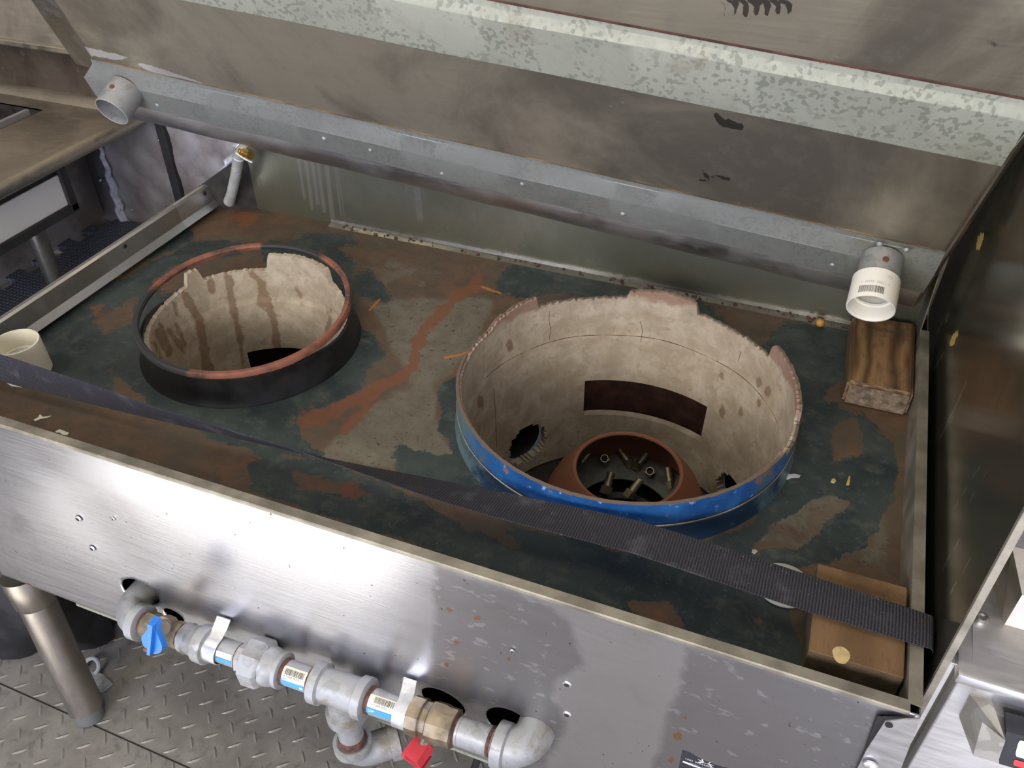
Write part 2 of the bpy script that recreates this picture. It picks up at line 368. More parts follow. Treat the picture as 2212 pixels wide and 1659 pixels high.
def m_wood(name, c1, c2, dark, scale, rot=(0, 0, 0), endc=None):
    m = NT(name); co = m.map((1, .22, 1), rot)
    w = m.wave(scale, co, 5.0, 2, 1.2, 'RINGS', 'Y'); n = m.noise(40, 5, .6, m.map((6, 1, 6), rot)); d = m.noise(14, 6, .65)
    c = m.mix(m.lin(w, 0, 1, 0, 1), c1, c2); c = m.mix(m.math('MULTIPLY', m.step(n, .5, .72), .45), c, dark)
    c = m.mix(m.math('MULTIPLY', m.step(d, .52, .66), .6), c, dark)
    m.bump(m.math('ADD', w, m.math('MULTIPLY', n, .5)), .25, .0015)
    return m.done(c, .72, 0, .25)
M['wood_dark'] = m_wood('weathered_pine', (.085, .047, .022), (.235, .142, .066), (.05, .034, .022), 30)
M['wood_light'] = m_wood('plain_pine', (.125, .072, .034), (.175, .104, .050), (.07, .042, .022), 14)
m = NT('weathered_end'); n = m.noise(70, 6, .7); v = m.voro(90, None, 'Distance'); c = m.mix(m.step(n, .35, .65), (.09, .065, .045), (.24, .185, .14))
m.bump(m.math('ADD', n, v), .9, .004); M['wood_end'] = m.done(c, .9)
M['wood_side'] = m_plain('dark_pine_side', (.085, .058, .032), .8, 0, .35, 60, .5)

m = NT('webbing'); a = m.attr('along'); b = m.attr('across')
w = m.math('SINE', m.math('MULTIPLY', a, 2 * math.pi / .0031)); e = m.math('SINE', m.math('MULTIPLY', b, 2 * math.pi / .0022))
n = m.noise(26, 5, .6); c = m.mix(m.lin(w, -1, 1, 0, 1), (.014, .0135, .016), (.048, .047, .057)); c = m.mix(m.math('MULTIPLY', m.step(n, .52, .72), .35), c, (.15, .145, .16))
c = m.mix(m.math('MULTIPLY', m.step(m.noise(300, 2), .72, .76), .6), c, (.4, .38, .35))
m.bump(m.math('ADD', w, m.math('MULTIPLY', e, .3)), .6, .0008); M['webbing'] = m.done(c, .62, 0, .4)

m = NT('tread_floor'); n = m.noise(9, 7, .65); n2 = m.noise(55, 5, .6); c = m.mix(m.step(n, .35, .68), (.185, .172, .148), (.27, .255, .222))
c = m.mix(m.math('MULTIPLY', m.step(n2, .52, .72), .5), c, (.09, .08, .062)); m.bump(n2, .15, .002)
M['floor'] = m.done(c, m.lin(n, .3, .7, .42, .58), .12)
m = NT('tread_lug'); n = m.noise(60, 4); M['lug'] = m.done(m.mix(n, (.21, .195, .165), (.31, .295, .255)), .42, .3)
m = NT('foam_mat'); q = m.map((1, 1, 1)); wx = m.wave(34, q, 0, 0, 1, 'BANDS', 'X'); wy = m.wave(34, q, 0, 0, 1, 'BANDS', 'Y')
h = m.math('MULTIPLY', wx, wy); c = m.mix(h, (.045, .052, .07), (.17, .195, .27)); m.bump(h, .8, .002); M['mat'] = m.done(c, .75)
m = NT('quilted_steel'); n = m.noise(7, 6, .62); b = m.noise(30, 4); c = m.mix(m.step(n, .38, .66), (.50, .48, .47), (.30, .26, .235))
c = m.mix(m.math('MULTIPLY', m.step(b, .6, .7), .3), c, (.5, .5, .52)); M['quilt'] = m.done(c, .42, .55)
m = NT('brown_grease_wall'); n = m.noise(9, 6, .65); c = m.mix(m.step(n, .35, .65), (.055, .040, .030), (.105, .085, .068)); c = m.mix(m.math('MULTIPLY', m.step(m.noise(40, 5), .55, .7), .4), c, (.17, .14, .11)); M['grease_wall'] = m.done(c, .42, .35)
m = NT('splash_steel')     # back splash: mirror-like steel, darker olive low down, pale vertical reflections put into the colour
dr = m.attr('mirror_streak'); n = m.noise(5, 6, .6); v = m.noise(40, 4, .6, m.map((1, 1, .03))); lo = m.attr('low')
c = m.mix(m.step(n, .35, .7), (.40, .41, .36), (.25, .26, .205)); c = m.mix(m.math('MULTIPLY', m.step(lo, .75, .1), .65), c, (.17, .17, .115))
c = m.mix(m.math('MULTIPLY', m.step(m.math('ADD', dr, m.math('MULTIPLY', m.math('SUBTRACT', v, .5), 1.2)), .5, .80), .38), c, (.50, .50, .50))
M['splash'] = m.done(c, m.lin(n, .3, .7, .22, .34), .8)
m = NT('shield_steel')     # right side shield, dark greasy mirror with scratches and two chipped yellow spots
sc, ye, so = m.attr('scratch'), m.attr('yellow'), m.attr('soot'); n = m.noise(4, 6, .62, dist=.6); fine = m.noise(60, 4)
c = m.mix(m.step(n, .35, .66), (.27, .245, .19), (.16, .145, .11)); c = m.mix(m.math('MULTIPLY', so, .85), c, (.025, .022, .018))
c = m.mix(m.step(m.math('ADD', sc, m.math('MULTIPLY', m.math('SUBTRACT', fine, .5), .9)), .55, .7), c, (.58, .55, .46))
yy = m.step(m.math('ADD', ye, m.math('MULTIPLY', m.math('SUBTRACT', fine, .5), .9)), .5, .6); c = m.mix(yy, c, (.62, .44, .11))
M['shield'] = m.done(c, m.lin(n, .3, .7, .12, .22), m.math('SUBTRACT', .9, m.math('MULTIPLY', yy, .8)))
M['room'] = m_plain('painted_truck_wall', (.42, .40, .36), .6, 0, .15, 5)
M['room_dark'] = m_plain('dull_truck_wall', (.16, .15, .14), .6, 0, .2, 5)

# ------------------------------------------------------------------ the setting
def struct(name, mb, mat, **kw): return tag(mb.build(name, mat, **kw), kind='structure')
fl = struct('floor', MB().box((-2.8, -1.3, -.73), (1.3, 1.5, -.70)), M['floor'])
# raised tread lugs of the checker plate (in view and just around it)
lugs = MB(); p = .050; k = 0
for i in range(-64, 2):
    for j in range(-14, 34):
        x = i * p * .5; y = .3 + j * p * .5
        if (i + j) % 2: continue
        if not (-1.75 < x < -.1 and -.05 < y < 1.15): continue
        a = math.radians(42) + (0 if (i % 2 == 0) else math.pi / 2)
        L, w, h = .0165, .0042, .0016; ca, sa = math.cos(a), math.sin(a)
        loc = lambda u, v, z: (x + ca * u - sa * v, y + sa * u + ca * v, -.70 + z)
        lugs.add([loc(-L, 0, -.0005), loc(-L * .3, -w, -.0005), loc(L * .3, -w, -.0005), loc(L, 0, -.0005), loc(L * .3, w, -.0005), loc(-L * .3, w, -.0005), loc(-L * .45, 0, h), loc(L * .45, 0, h)],
                 [(0, 1, 6), (1, 2, 7, 6), (2, 3, 7), (3, 4, 7), (4, 5, 6, 7), (5, 0, 6)])
tag(lugs.build('tread_lugs', M['lug'], fl), kind='stuff')
sm = MB()
for a_, b_ in (((-60, 1450), (700, 1790)),):
    A, B = at(a_, 2, -.70), at(b_, 2, -.70); d = nrm(B - A); nn_ = np.array([-d[1], d[0], 0]) * .0011
    sm.slab([A - nn_, B - nn_, B + nn_, A + nn_], (0, 0, .0009))
sm.build('plate_joint', M['black'], fl)
struct('wall_right', MB().box((1.25, -1.3, -.70), (1.3, 1.5, 1.62)), M['room'])
struct('wall_left', MB().box((-2.8, -1.3, -.70), (-2.75, 1.5, 1.62)), M['room'])
struct('ceiling', MB().box((-2.8, -1.3, 1.62), (1.3, 1.5, 1.66)), M['room'])
# service side behind the photographer: a wall with the entrance doorway low on the left; right opening added to brighten the fryer
fw = MB()
fw.box((-2.8, -1.3, -.70), (-1.75, -1.25, 1.62)); fw.box((-.85, -1.3, -.70), (.42, -1.25, 1.62)); fw.box((-1.75, -1.3, 1.50), (-.85, -1.25, 1.62)); fw.box((.42, -1.3, 1.50), (1.3, -1.25, 1.62))
struct('wall_front', fw, M['room'])
# back wall of the truck behind the range and the sink corner
WB = 1.40
bw = struct('wall_back', MB().box((-2.8, WB + .012, -.70), (1.3, WB + .06, 1.62)), M['room_dark'])
# quilted stainless cladding: shallow pillow diamonds pressed into two panels, either side of a black joint strip
def quilt(name, x0, x1, z0, z1, cell=.105, dep=.006):
    nx = int((x1 - x0) / .0131) + 1; nz = int((z1 - z0) / .0131) + 1; G = []
    for i in range(nx + 1):
        x = x0 + (x1 - x0) * i / nx; row = []
        for j in range(nz + 1):
            z = z0 + (z1 - z0) * j / nz; u = (x + z) / cell; v = (x - z) / cell
            hu = abs((u % 1) - .5) * 2; hv = abs((v % 1) - .5) * 2
            row.append((x, WB - dep * (1 - max(hu, hv) ** 3), z))
        G.append(row)
    return MB().sheet(G, (0, .012, 0)).build(name, M['quilt'], bw, smooth=True, sharp=30)
quilt('quilted_panel', -1.56, -1.379, -.30, .075); quilt('quilted_panel', -1.357, -.90, -.30, .30)
MB().box((-1.379, WB - .0145, -.30), (-1.357, WB + .004, .075), .001).build('joint_strip', M['rubber'], bw)
ca = MB(); P0 = []
for i in range(15):
    t = i / 14; P0.append((-1.560 + .004 * math.sin(i * 2.1), WB - .012, -.035 - .21 * t))
ca.tube(P0, [.004 + .007 * (i / 14) + .002 * random.random() for i in range(15)], 8); ca.build('caulk_seam', M['caulk'], bw, True)
for px in ((342, 303), (286, 453), (215, 390)):
    q = at(px, 1, WB - .004); MB().lathe([(-.003, .0055), (.0, .0045), (.002, .002)], q, (0, -1, 0), 10).build('rivet', M['steel_bright'], bw, True)
# grease-brown sheet and pale ledge above the sink counter
struct('trim_1', MB().box((-2.75, 1.357, .079), (-1.16, WB + .012, .190), .001), M['grease_wall'])
struct('trim_2', MB().box((-2.75, 1.330, .190), (-1.16, WB + .012, .203), .003), M['steel_warm'])
struct('trim_3', MB().slab([(-2.75, 1.338, .203), (-1.16, 1.338, .203), (-1.16, 1.372, .55), (-2.75, 1.372, .55)], (0, .02, .002)), M['steel_warm'])

# sink counter on the left with its rolled front edge, sink bowl and back upstand
CT = .08; XE = -1.378
sk = root('sink_counter', (-1.9, 1.0, -.70), 'tan stained stainless sink counter with rolled edge, left of the range', 'counter')
def arcp(cx, cz, r, a0, a1, n, y): return [(cx + r * math.cos(math.radians(a0 + (a1 - a0) * i / n)), y, cz + r * math.sin(math.radians(a0 + (a1 - a0) * i / n))) for i in range(n + 1)]
hx = [(-1.93, .80), (-1.93, 1.235), (-1.632, 1.26), (-1.632, .80)]       # bowl opening
G = MB(); outer = [(-2.72, .30), (-2.72, 1.385), (XE, 1.385), (XE, .30)]
bowl0 = (-2.35, .62); bx0, bx1, by0, by1 = -2.30, at((86, 240), 2, CT)[0], .50, at((80, 236), 2, CT)[1]
for lo, hi in (((-2.72, .30), (bx0, 1.385)), ((bx1, .30), (XE, 1.385)), ((bx0, .30), (bx1, by0)), ((bx0, by1), (bx1, 1.385))):
    G.box((lo[0], lo[1], CT - .002), (hi[0], hi[1], CT))
G.build('counter_top', M['steel_warm'], sk)
b = MB()
b.slab([(bx0, by0, CT - .18), (bx1, by0, CT - .18), (bx1, by1, CT - .18), (bx0, by1, CT - .18)], (0, 0, -.002))
for q in ([(bx0, by0), (bx1, by0)], [(bx1, by0), (bx1, by1)], [(bx1, by1), (bx0, by1)], [(bx0, by1), (bx0, by0)]):
    b.slab([(*q[0], CT), (*q[1], CT), (*q[1], CT - .18), (*q[0], CT - .18)], (.0015, .0015, 0))
b.build('sink_bowl', M['dark_iron'], sk)
prof = [(x - XE, 0, z) for x, _, z in arcp(XE, CT - .012, .0140, 95, -85, 12, 0)] + [(x - XE, 0, z) for x, _, z in arcp(XE, CT - .012, .012, -85, 95, 12, 0)]
MB().prism(prof, (XE, .30, 0), (XE, 1.385, 0)).build('rolled_edge', M['steel_warm'], sk, True)
pr = [(0, -.020, 0), (0, -.006, .012), (0, 0, .014), (0, .008, .014), (0, .008, -.004), (0, -.020, -.004)]
MB().prism(pr, (-2.72, 1.350, CT), (XE + .005, 1.350, CT)).build('back_upstand', M['steel_warm'], sk, True)
MB().box((XE - .030, .30, CT - .040), (XE - .022, 1.385, CT - .005)).build('support_angle', M['steel_dark'], sk)
MB().box((-1.625, .72, -.24), (-1.615, 1.385, CT - .004)).build('skirt_panel', M['quilt'], sk)
MB().box((-2.70, .72, -.24), (-1.10, 1.388, -.235)).build('under_shelf', M['quilt'], sk)
for x, y in ((-1.50, .76), (-1.50, 1.34), (-2.66, .76), (-2.66, 1.34)):
    MB().lathe([(0, .018), (.46, .018)], (x, y, -.70), (0, 0, 1), 16).build('leg', M['steel'], sk, True)

# undercounter fridge: white door in a black gasket frame, standing on adjustable feet
fx = -1.415
fr = root('undercounter_fridge', (-1.5, .95, -.236), 'white fronted cabinet with black gasket frame under the sink counter', 'fridge')
tr, br_ = at((133, 366), 0, fx), at((142, 446), 0, fx)
y1, zt, zb = (tr[1] + br_[1]) / 2, .035, br_[2]
MB().box((fx - .16, .76, zb - .016), (fx - .006, y1 + .014, zt), .004).build('cabinet_body', M['rubber'], fr)
MB().box((fx - .005, .78, zb), (fx, y1 - .002, zt - .012), .002).build('door_panel', M['white_panel'], fr)
g = MB(); g.box((fx - .006, .76, zb - .018), (fx + .006, y1 + .016, zb), .002); g.box((fx - .006, y1 - .002, zb - .016), (fx + .006, y1 + .016, zt), .002); g.build('door_gasket', M['rubber'], fr)
for y in (.82, at((92, 530), 0, fx - .03)[1]):
    l = MB().lathe([(0, .011), (.030, .011), (.034, .017), (zb + .236 - .014, .019)], (fx - .035, y, -.235), (0, 0, 1), 18).build('foot', M['steel_dark'], fr, True)

# foam puzzle mat lying on the under shelf; interlocking tabs along its left edge
tabs = MB(); zM = -.234
xs = at((142, 523), 2, zM)[0]
out = [(-1.06, .40, zM)]; y = .40; out2 = []
step = at((256, 466), 2, zM)[1] - at((142, 523), 2, zM)[1]; per = step / 2.0
out = [(xs + .045, .74)]
yy = .76
while yy + per < 1.385:
    out += [(xs + .045, yy), (xs + .045, yy + per * .28), (xs + .030, yy + per * .30), (xs + .002, yy + per * .20), (xs - .004, yy + per * .30), (xs - .004, yy + per * .70), (xs + .002, yy + per * .80), (xs + .030, yy + per * .70), (xs + .045, yy + per * .72)]
    yy += per
out += [(xs + .045, 1.385), (-1.105, 1.385), (-1.105, .74)]
bm = bmesh.new(); vs = [bm.verts.new((x, y, zM)) for x, y in out]; f0 = bm.faces.new(vs)
ex = bmesh.ops.extrude_face_region(bm, geom=[f0]); [setattr(v, 'co', v.co + Vector((0, 0, .010))) for v in ex['geom'] if isinstance(v, bmesh.types.BMVert)]
bmesh.ops.triangulate(bm, faces=bm.faces); bm.verts.index_update()
o = mk('foam_mat', [v.co[:] for v in bm.verts], [[v.index for v in f.verts] for f in bm.faces], M['mat']); bm.free()
tag(o, 'blue grey interlocking foam mat with puzzle edge, seen beyond the left rail', 'mat')
o = MB().slab([at((38, 528), 2, -.2335), at((70, 548), 2, -.2335), at((140, 548), 2, -.2335), at((75, 512), 2, -.2335)], (0, 0, .0006)).build('paper_sheet', M['white_paint'])
tag(o, 'white paper scrap behind the cabinet foot under the sink', 'paper')
# crumpled foil strip hanging behind the rear left corner of the range
G = []
for i in range(9):
    t = i / 8; a_ = at((515 - 45 * t + 4 * math.sin(i * 2.3), 295 + 82 * t), 1, 1.30); b_ = at((540 - 55 * t, 300 + 90 * t), 1, 1.30)
    G.append([a_ + (b_ - a_) * q / 5 + np.array([0, .012 * (random.random() - .5), 0]) for q in range(6)])
o = MB().sheet(G, (0, .0012, 0)).build('foil_strip', M['foil']); tag(o, 'crumpled silver foil hanging behind the rear left corner of the range', 'foil')

# ------------------------------------------------------------------ the wok range
XL, XR, YF, YB, RZ = -1.066, .1755, .5083, 1.198, .050
wr = root('wok_range', (-.44, .85, -.70), 'stainless steel two-burner wok range with recessed rusty teal painted deck', 'wok range')
CB, RB = np.array([-.1805, .8595]), .2204           # big chamber
CS = np.array([-.750, .8325])                       # small chamber
# deck plate with two openings and its worn paint
xs_ = np.linspace(XL, XR, 240); ys_ = np.linspace(YF + .0045, YB, 134)
GX, GY = np.meshgrid(xs_, ys_, indexing='ij'); P = np.c_[GX.ravel(), GY.ravel(), np.zeros(GX.size)]
px = proj(P)
def pm(poly, soft=14): return polymask(px, poly, soft)
teal = np.zeros(len(P)); bare = np.zeros(len(P)); orange = np.zeros(len(P)); scrape = np.zeros(len(P))
def mx(a, b): return np.maximum(a, b)
T = [[(760, 560), (770, 700), (815, 735), (830, 770), (800, 800), (775, 850), (690, 880), (655, 905), (640, 940), (700, 985), (560, 985), (320, 890), (120, 820), (40, 790), (60, 720), (230, 620), (330, 560), (420, 520), (700, 520)],
     [(765, 590), (800, 585), (850, 650), (830, 655), (770, 640)],
     [(1060, 640), (1085, 585), (1180, 560), (1260, 590), (1400, 640), (1530, 690), (1620, 770), (1700, 690), (1840, 710), (1830, 800), (1780, 850), (1740, 960), (1720, 820), (1500, 640)],
     [(945, 830), (990, 815), (1000, 960), (985, 985), (950, 930)],
     [(850, 960), (960, 990), (1010, 960), (1110, 1080), (1060, 1090), (860, 1020)],
     [(540, 975), (720, 1000), (960, 1100), (1400, 1200), (1700, 1300), (1740, 1420), (1740, 1480), (1300, 1340), (930, 1190), (540, 1060)],
     [(1480, 1190), (1620, 1130), (1720, 960), (1740, 860), (1860, 890), (1940, 960), (1930, 1080), (1870, 1180), (1800, 1215), (1700, 1225)],
     [(230, 570), (330, 500), (400, 480), (420, 520), (330, 560)], [(650, 505), (760, 510), (780, 530), (690, 530)],
     [(830, 670), (850, 690), (845, 700)], [(290, 1000), (390, 1010), (370, 1035), (300, 1020)]]
for q in T: teal = mx(teal, pm(q, 16))
N = [[(330, 600), (420, 560), (560, 535), (590, 590), (420, 610), (350, 640)], [(200, 690), (290, 640), (300, 690), (230, 720)], [(240, 800), (310, 860), (320, 900), (250, 870)], [(1790, 920), (1850, 900), (1870, 980), (1800, 1000)],
     [(1670, 1130), (1790, 1060), (1840, 1090), (1790, 1130), (1720, 1190), (1620, 1190)], [(1900, 1150), (1945, 1100), (1945, 1260), (1900, 1250)], [(1350, 1300), (1440, 1300), (1490, 1360), (1400, 1355)], [(620, 1020), (780, 1040), (760, 1075), (650, 1060)], [(940, 1090), (1080, 1130), (1150, 1200), (1000, 1140)]]
for q in N: teal = teal * (1 - .9 * pm(q, 16))
bare = mx(bare, pm([(800, 650), (1000, 640), (1065, 650), (1030, 740), (975, 800), (940, 830), (945, 920), (1000, 1010), (800, 1010), (690, 990), (760, 900), (890, 830), (850, 760)], 26))
bare = mx(bare, .5 * pm([(560, 470), (1000, 560), (1040, 610), (800, 650), (770, 560), (640, 520)], 40))
bare = mx(bare, .55 * pm([(1520, 1180), (1800, 1000), (1940, 960), (1940, 1270), (1760, 1220)], 40))
orange = mx(orange, linemask(px, [(1035, 600), (1025, 620), (985, 642), (950, 680), (915, 715), (898, 755), (892, 790), (868, 812), (815, 832), (795, 870), (745, 930)], 13, 9))
orange = mx(orange, linemask(px, [(820, 835), (780, 860), (690, 905), (665, 910)], 14, 10))
for (x, y, r) in ((668, 905, 22), (757, 975, 13), (545, 985, 16), (1425, 1335, 26), (1640, 1340, 20), (600, 455, 26), (760, 1060, 26), (680, 1050, 12), (150, 870, 10), (740, 480, 20), (520, 470, 30), (1470, 1380, 12), (210, 670, 22), (690, 545, 10)):
    d = np.hypot(px[:, 0] - x, (px[:, 1] - y) * 1.4); orange = mx(orange, np.clip(.42 + (r - d) / 75, 0, .62))
for q in ([(1040, 619), (1082, 634)], [(799, 671), (820, 647)], [(958, 773), (1000, 765)], [(1000, 765), (1012, 758)]): scrape = mx(scrape, linemask(px, q, 3.2, 4))
keep = np.ones((239, 133), bool)
cx_, cy_ = (xs_[:-1] + xs_[1:]) / 2, (ys_[:-1] + ys_[1:]) / 2
dx_ = np.hypot(cx_[:, None] - CB[0], cy_[None] - CB[1]); ds_ = np.hypot(cx_[:, None] - CS[0], cy_[None] - CS[1])
keep &= (dx_ > .2185) & (ds_ > .148)
ny = len(ys_); Fq = [(i * ny + j, (i + 1) * ny + j, (i + 1) * ny + j + 1, i * ny + j + 1) for i in range(239) for j in range(133) if keep[i, j]]
mk('deck_plate', P, Fq, M['deck'], wr, attrs=dict(teal=teal, bare=bare, orange=orange, scrape=scrape))

# front apron: sheet with the pipe cut-outs and screw holes, turned flange on top, return hem below
AX0, AX1, AZ0, AZ1 = -1.068, .186, -.322, RZ
ax_ = np.arange(AX0, AX1 + .001, .0044); az_ = np.linspace(AZ0, AZ1, 86)
AXg, AZg = np.meshgrid(ax_, az_, indexing='ij'); YA = np.full(AXg.shape, YF)
for (x, z, sx, sz, h) in ((-.79, -.10, .07, .10, .0022), (-.60, -.02, .20, .10, -.0018), (-.22, .0, .10, .12, .0016), (.03, -.06, .12, .15, -.0016), (-.86, .02, .05, .03, .002)):
    YA = YA + h * np.clip((RZ - .004 - AZg) / .06, 0, 1) * np.exp(-((AXg - x) / sx) ** 2 - ((AZg - z) / sz) ** 2)
AP = np.c_[AXg.ravel(), YA.ravel(), AZg.ravel()]; apx = proj(np.c_[AXg.ravel(), np.full(AXg.size, YF), AZg.ravel()])
reflect_film = np.maximum.reduce([polymask(apx, q, 34) for q in (  # greasy patches that also carry painted dark reflections
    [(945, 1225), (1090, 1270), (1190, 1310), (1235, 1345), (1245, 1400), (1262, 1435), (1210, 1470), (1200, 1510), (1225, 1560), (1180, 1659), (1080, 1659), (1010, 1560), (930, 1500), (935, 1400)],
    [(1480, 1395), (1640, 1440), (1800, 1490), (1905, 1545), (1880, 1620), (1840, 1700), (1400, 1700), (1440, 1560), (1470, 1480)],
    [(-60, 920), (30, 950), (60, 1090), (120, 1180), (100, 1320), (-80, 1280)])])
reflect_film = reflect_film * np.where(apx[:, 0] < 400, .45, 1)
rsp = np.maximum.reduce([np.clip(.5 + (r - np.hypot(apx[:, 0] - x, apx[:, 1] - y)) / 14, 0, 1) for (x, y, r) in ((1030, 1338, 8), (970, 1320, 7), (985, 1390, 8), (965, 1437, 7), (1098, 1425, 6), (1465, 1588, 11), (1480, 1550, 6), (1450, 1640, 8), (1120, 1530, 4), (60, 1270, 12), (470, 1330, 4))])
holes_e = [((-.762, -.222), .034, .026, .35), ((-.7135, -.251), .017, .0125, -.2), ((-.294, -.218), .030, .024, -.25), ((-.206, -.212), .030, .030, 0)]
acx, acz = (ax_[:-1] + ax_[1:]) / 2, (az_[:-1] + az_[1:]) / 2
hk = np.ones((len(ax_) - 1, len(az_) - 1), bool)
for (c, ra, rb, th) in holes_e:
    u = (acx[:, None] - c[0]) * math.cos(th) + (acz[None] - c[1]) * math.sin(th); w = -(acx[:, None] - c[0]) * math.sin(th) + (acz[None] - c[1]) * math.cos(th)
    hk &= (u / ra) ** 2 + (w / rb) ** 2 > 1
na = len(az_)
# pull the ragged hole borders onto the ellipses
for (c, ra, rb, th) in holes_e:
    u = (AP[:, 0] - c[0]) * math.cos(th) + (AP[:, 2] - c[1]) * math.sin(th); w = -(AP[:, 0] - c[0]) * math.sin(th) + (AP[:, 2] - c[1]) * math.cos(th)
    rr = np.sqrt((u / ra) ** 2 + (w / rb) ** 2); used = np.zeros(len(AP), int)
    for i in range(len(ax_) - 1):
        for j in range(len(az_) - 1):
            if hk[i, j]:
                for q in (i * na + j, (i + 1) * na + j, (i + 1) * na + j + 1, i * na + j + 1): used[q] += 1
    e = (used > 0) & (used < 4) & (rr < 1.35) & (AP[:, 0] > AX0 + .01) & (AP[:, 2] > AZ0 + .006)
    uu, ww = u / np.maximum(rr, 1e-6), w / np.maximum(rr, 1e-6)
    AP[e, 0] = c[0] + (uu * math.cos(th) - ww * math.sin(th))[e]; AP[e, 2] = c[1] + (uu * math.sin(th) + ww * math.cos(th))[e]
AF = [(i * na + j, (i + 1) * na + j, (i + 1) * na + j + 1, i * na + j + 1) for i in range(len(ax_) - 1) for j in range(na - 1) if hk[i, j]]
ap = mk('front_apron', AP, AF, M['apron'], wr, True, attrs=dict(reflect_film=reflect_film, rustspot=rsp), keep=True)
sh = ap.modifiers.new('sheet_gauge', 'SOLIDIFY'); sh.thickness = .0016; sh.offset = -1
# top flange with rolled bead, mitred to the right rim; bottom hem
FI = YF + .0125
MB().prism([(0, -.0008, -.003), (0, -.0008, .0006), (0, .0006, .0016), (0, .0125, .0012), (0, .0125, -.055), (0, .0112, -.055), (0, .0112, -.0006), (0, .0014, -.0006)], (XL - .004, YF, RZ), (XR + .002, YF, RZ)).build('apron_flange', M['edge'], wr)
MB().prism([(0, -.001, 0), (0, -.001, -.0055), (0, .022, -.0055), (0, .022, -.004), (0, .002, -.004), (0, .002, 0)], (AX0 + .15, YF, AZ0), (AX1, YF, AZ0)).build('bottom_hem', M['galv'], wr)
for q in ((168, 1122), (198, 1186), (1224, 1480), (1224, 1545), (1106, 1408), (244, 1122)):
    c_ = at(q, 1, YF - .0012); r_ = .0032 if q[0] not in (244, 1106) else .0017
    rim_ = MB().lathe([(-.0012, r_ * 1.7), (.0002, r_ * 1.35), (.0004, r_)], c_, (0, -1, 0), 14, cap=False).build('punched_hole', M['steel_bright'], wr, True)
    MB().lathe([(0, r_ * 1.05), (.0003, r_)], c_, (0, -1, 0), 14).build('hole_depth', M['black'], rim_)
MB().box((XL + .02, YF + .075, -.30), (XR - .005, YF + .078, -.06)).build('added_blackout_panel', M['black'], wr)  # added black panel that keeps the pipe cut-outs dark
MB().box((XL + .16, YF + .003, -.3145), (XR - .005, YF + .30, -.3120)).build('added_blackout_pan', M['black'], wr)  # added black sheet, hides the lit floor behind the cut-outs
# sides: right rim and left rail
MB().prism([(0, 0, .0014), (.0125, 0, .0008), (.0125, 0, -.0012), (.0012, 0, -.0004), (.0012, 0, -.060), (0, 0, -.060)], (XR, YF + .010, RZ), (XR, 1.142, RZ)).build('right_rim', M['edge'], wr)
MB().slab([(XR + .0105, YF + .002, RZ - .003), (XR + .0105, YB, RZ - .003), (XR + .0105, YB, AZ0), (XR + .0105, YF + .002, AZ0)], (.0012, 0, 0)).build('right_side', M['steel_dark'], wr)
MB().slab([(XR, 1.140, -.01), (XR, YB, -.01), (XR, YB, .16), (XR, 1.150, .13), (XR, 1.140, .06)], (.0014, 0, 0)).build('rear_gusset', M['steel_dark'], wr)
lp = [(-.013, 0, -.004), (-.013, 0, .0006), (-.009, 0, .0026), (-.004, 0, .0022), (0, 0, -.0005), (.0035, 0, -.029), (.011, 0, -.040), (.010, 0, -.0415), (.002, 0, -.030), (-.002, 0, -.003), (-.006, 0, .0002), (-.011, 0, -.001)]
ye_ = at((452, 396), 0, XL)[1]
MB().prism(lp, (XL, YF + .012, RZ), (XL, ye_ - .095, RZ)).build('left_rail', M['steel'], wr)
MB().prism(lp, (XL, ye_ - .095, RZ), (XL, ye_ + .002, RZ)).build('left_rail_bare_end', M['steel_bright'], wr)
for q in ((443, 418), (271, 532)):
    c_ = at(q, 0, XL + .0022); MB().lathe([(0, .0036), (.0006, .0034)], c_, (1, 0, .1), 12).build('rail_hole', M['black'], wr)
MB().slab([(XL - .012, YF, RZ - .002), (XL - .012, ye_ - .05, RZ - .001), (XL - .012, 1.158, .052), (XL - .012, 1.158, AZ0), (XL - .012, YF, AZ0)], (-.0016, 0, 0)).build('left_side', M['steel_dark'], wr)
MB().slab([(XL - .010, ye_ - .05, .047), (XL - .010, 1.158, .053), (XL - .010, 1.158, -.01), (XL - .010, ye_ - .05, -.01)], (.0015, 0, 0)).build('left_inner_side', M['dark_iron'], wr)
# back splash
XG = -.992
bx = np.linspace(XG, XR + .012, 320); bz = np.linspace(-.008, .42, 60); BXg, BZg = np.meshgrid(bx, bz, indexing='ij')
BP = np.c_[BXg.ravel(), np.full(BXg.size, YB), BZg.ravel()]; bpx = proj(BP)
mirror_streak = np.maximum.reduce([linemask(bpx, [(x, 300), (x + (330 - 300) * .2 + 14, y)], w, 6) for x, y, w in ((655, 450, 5), (668, 440, 4), (682, 455, 4), (700, 470, 6), (718, 465, 3), (725, 470, 3), (864, 440, 4), (888, 470, 9), (1010, 520, 3), (640, 430, 4))])  # reflected streaks painted onto the splash
nb = len(bz)
mk('back_splash', BP, [(i * nb + j, (i + 1) * nb + j, (i + 1) * nb + j + 1, i * nb + j + 1) for i in range(len(bx) - 1) for j in range(nb - 1)], M['splash'], wr, attrs=dict(mirror_streak=mirror_streak, low=np.clip(BP[:, 2] / .16, 0, 1))).modifiers.new('sheet_gauge', 'SOLIDIFY').thickness = .0016
MB().slab([(XL - .010, 1.158, -.01), (XG, YB, -.01), (XG, YB, .112), (XL - .010, 1.158, .053)], (-.0012, .0012, 0)).build('corner_gusset', M['dark_iron'], wr)
MB().prism([(0, -.016, .0012), (0, -.003, .003), (0, -.0008, .012), (0, 0, .012), (0, 0, 0), (0, -.016, 0)], (-.83, YB, 0), (XR, YB, 0)).build('splash_foot_flange', M['steel_dark'], wr)
gr = MB()
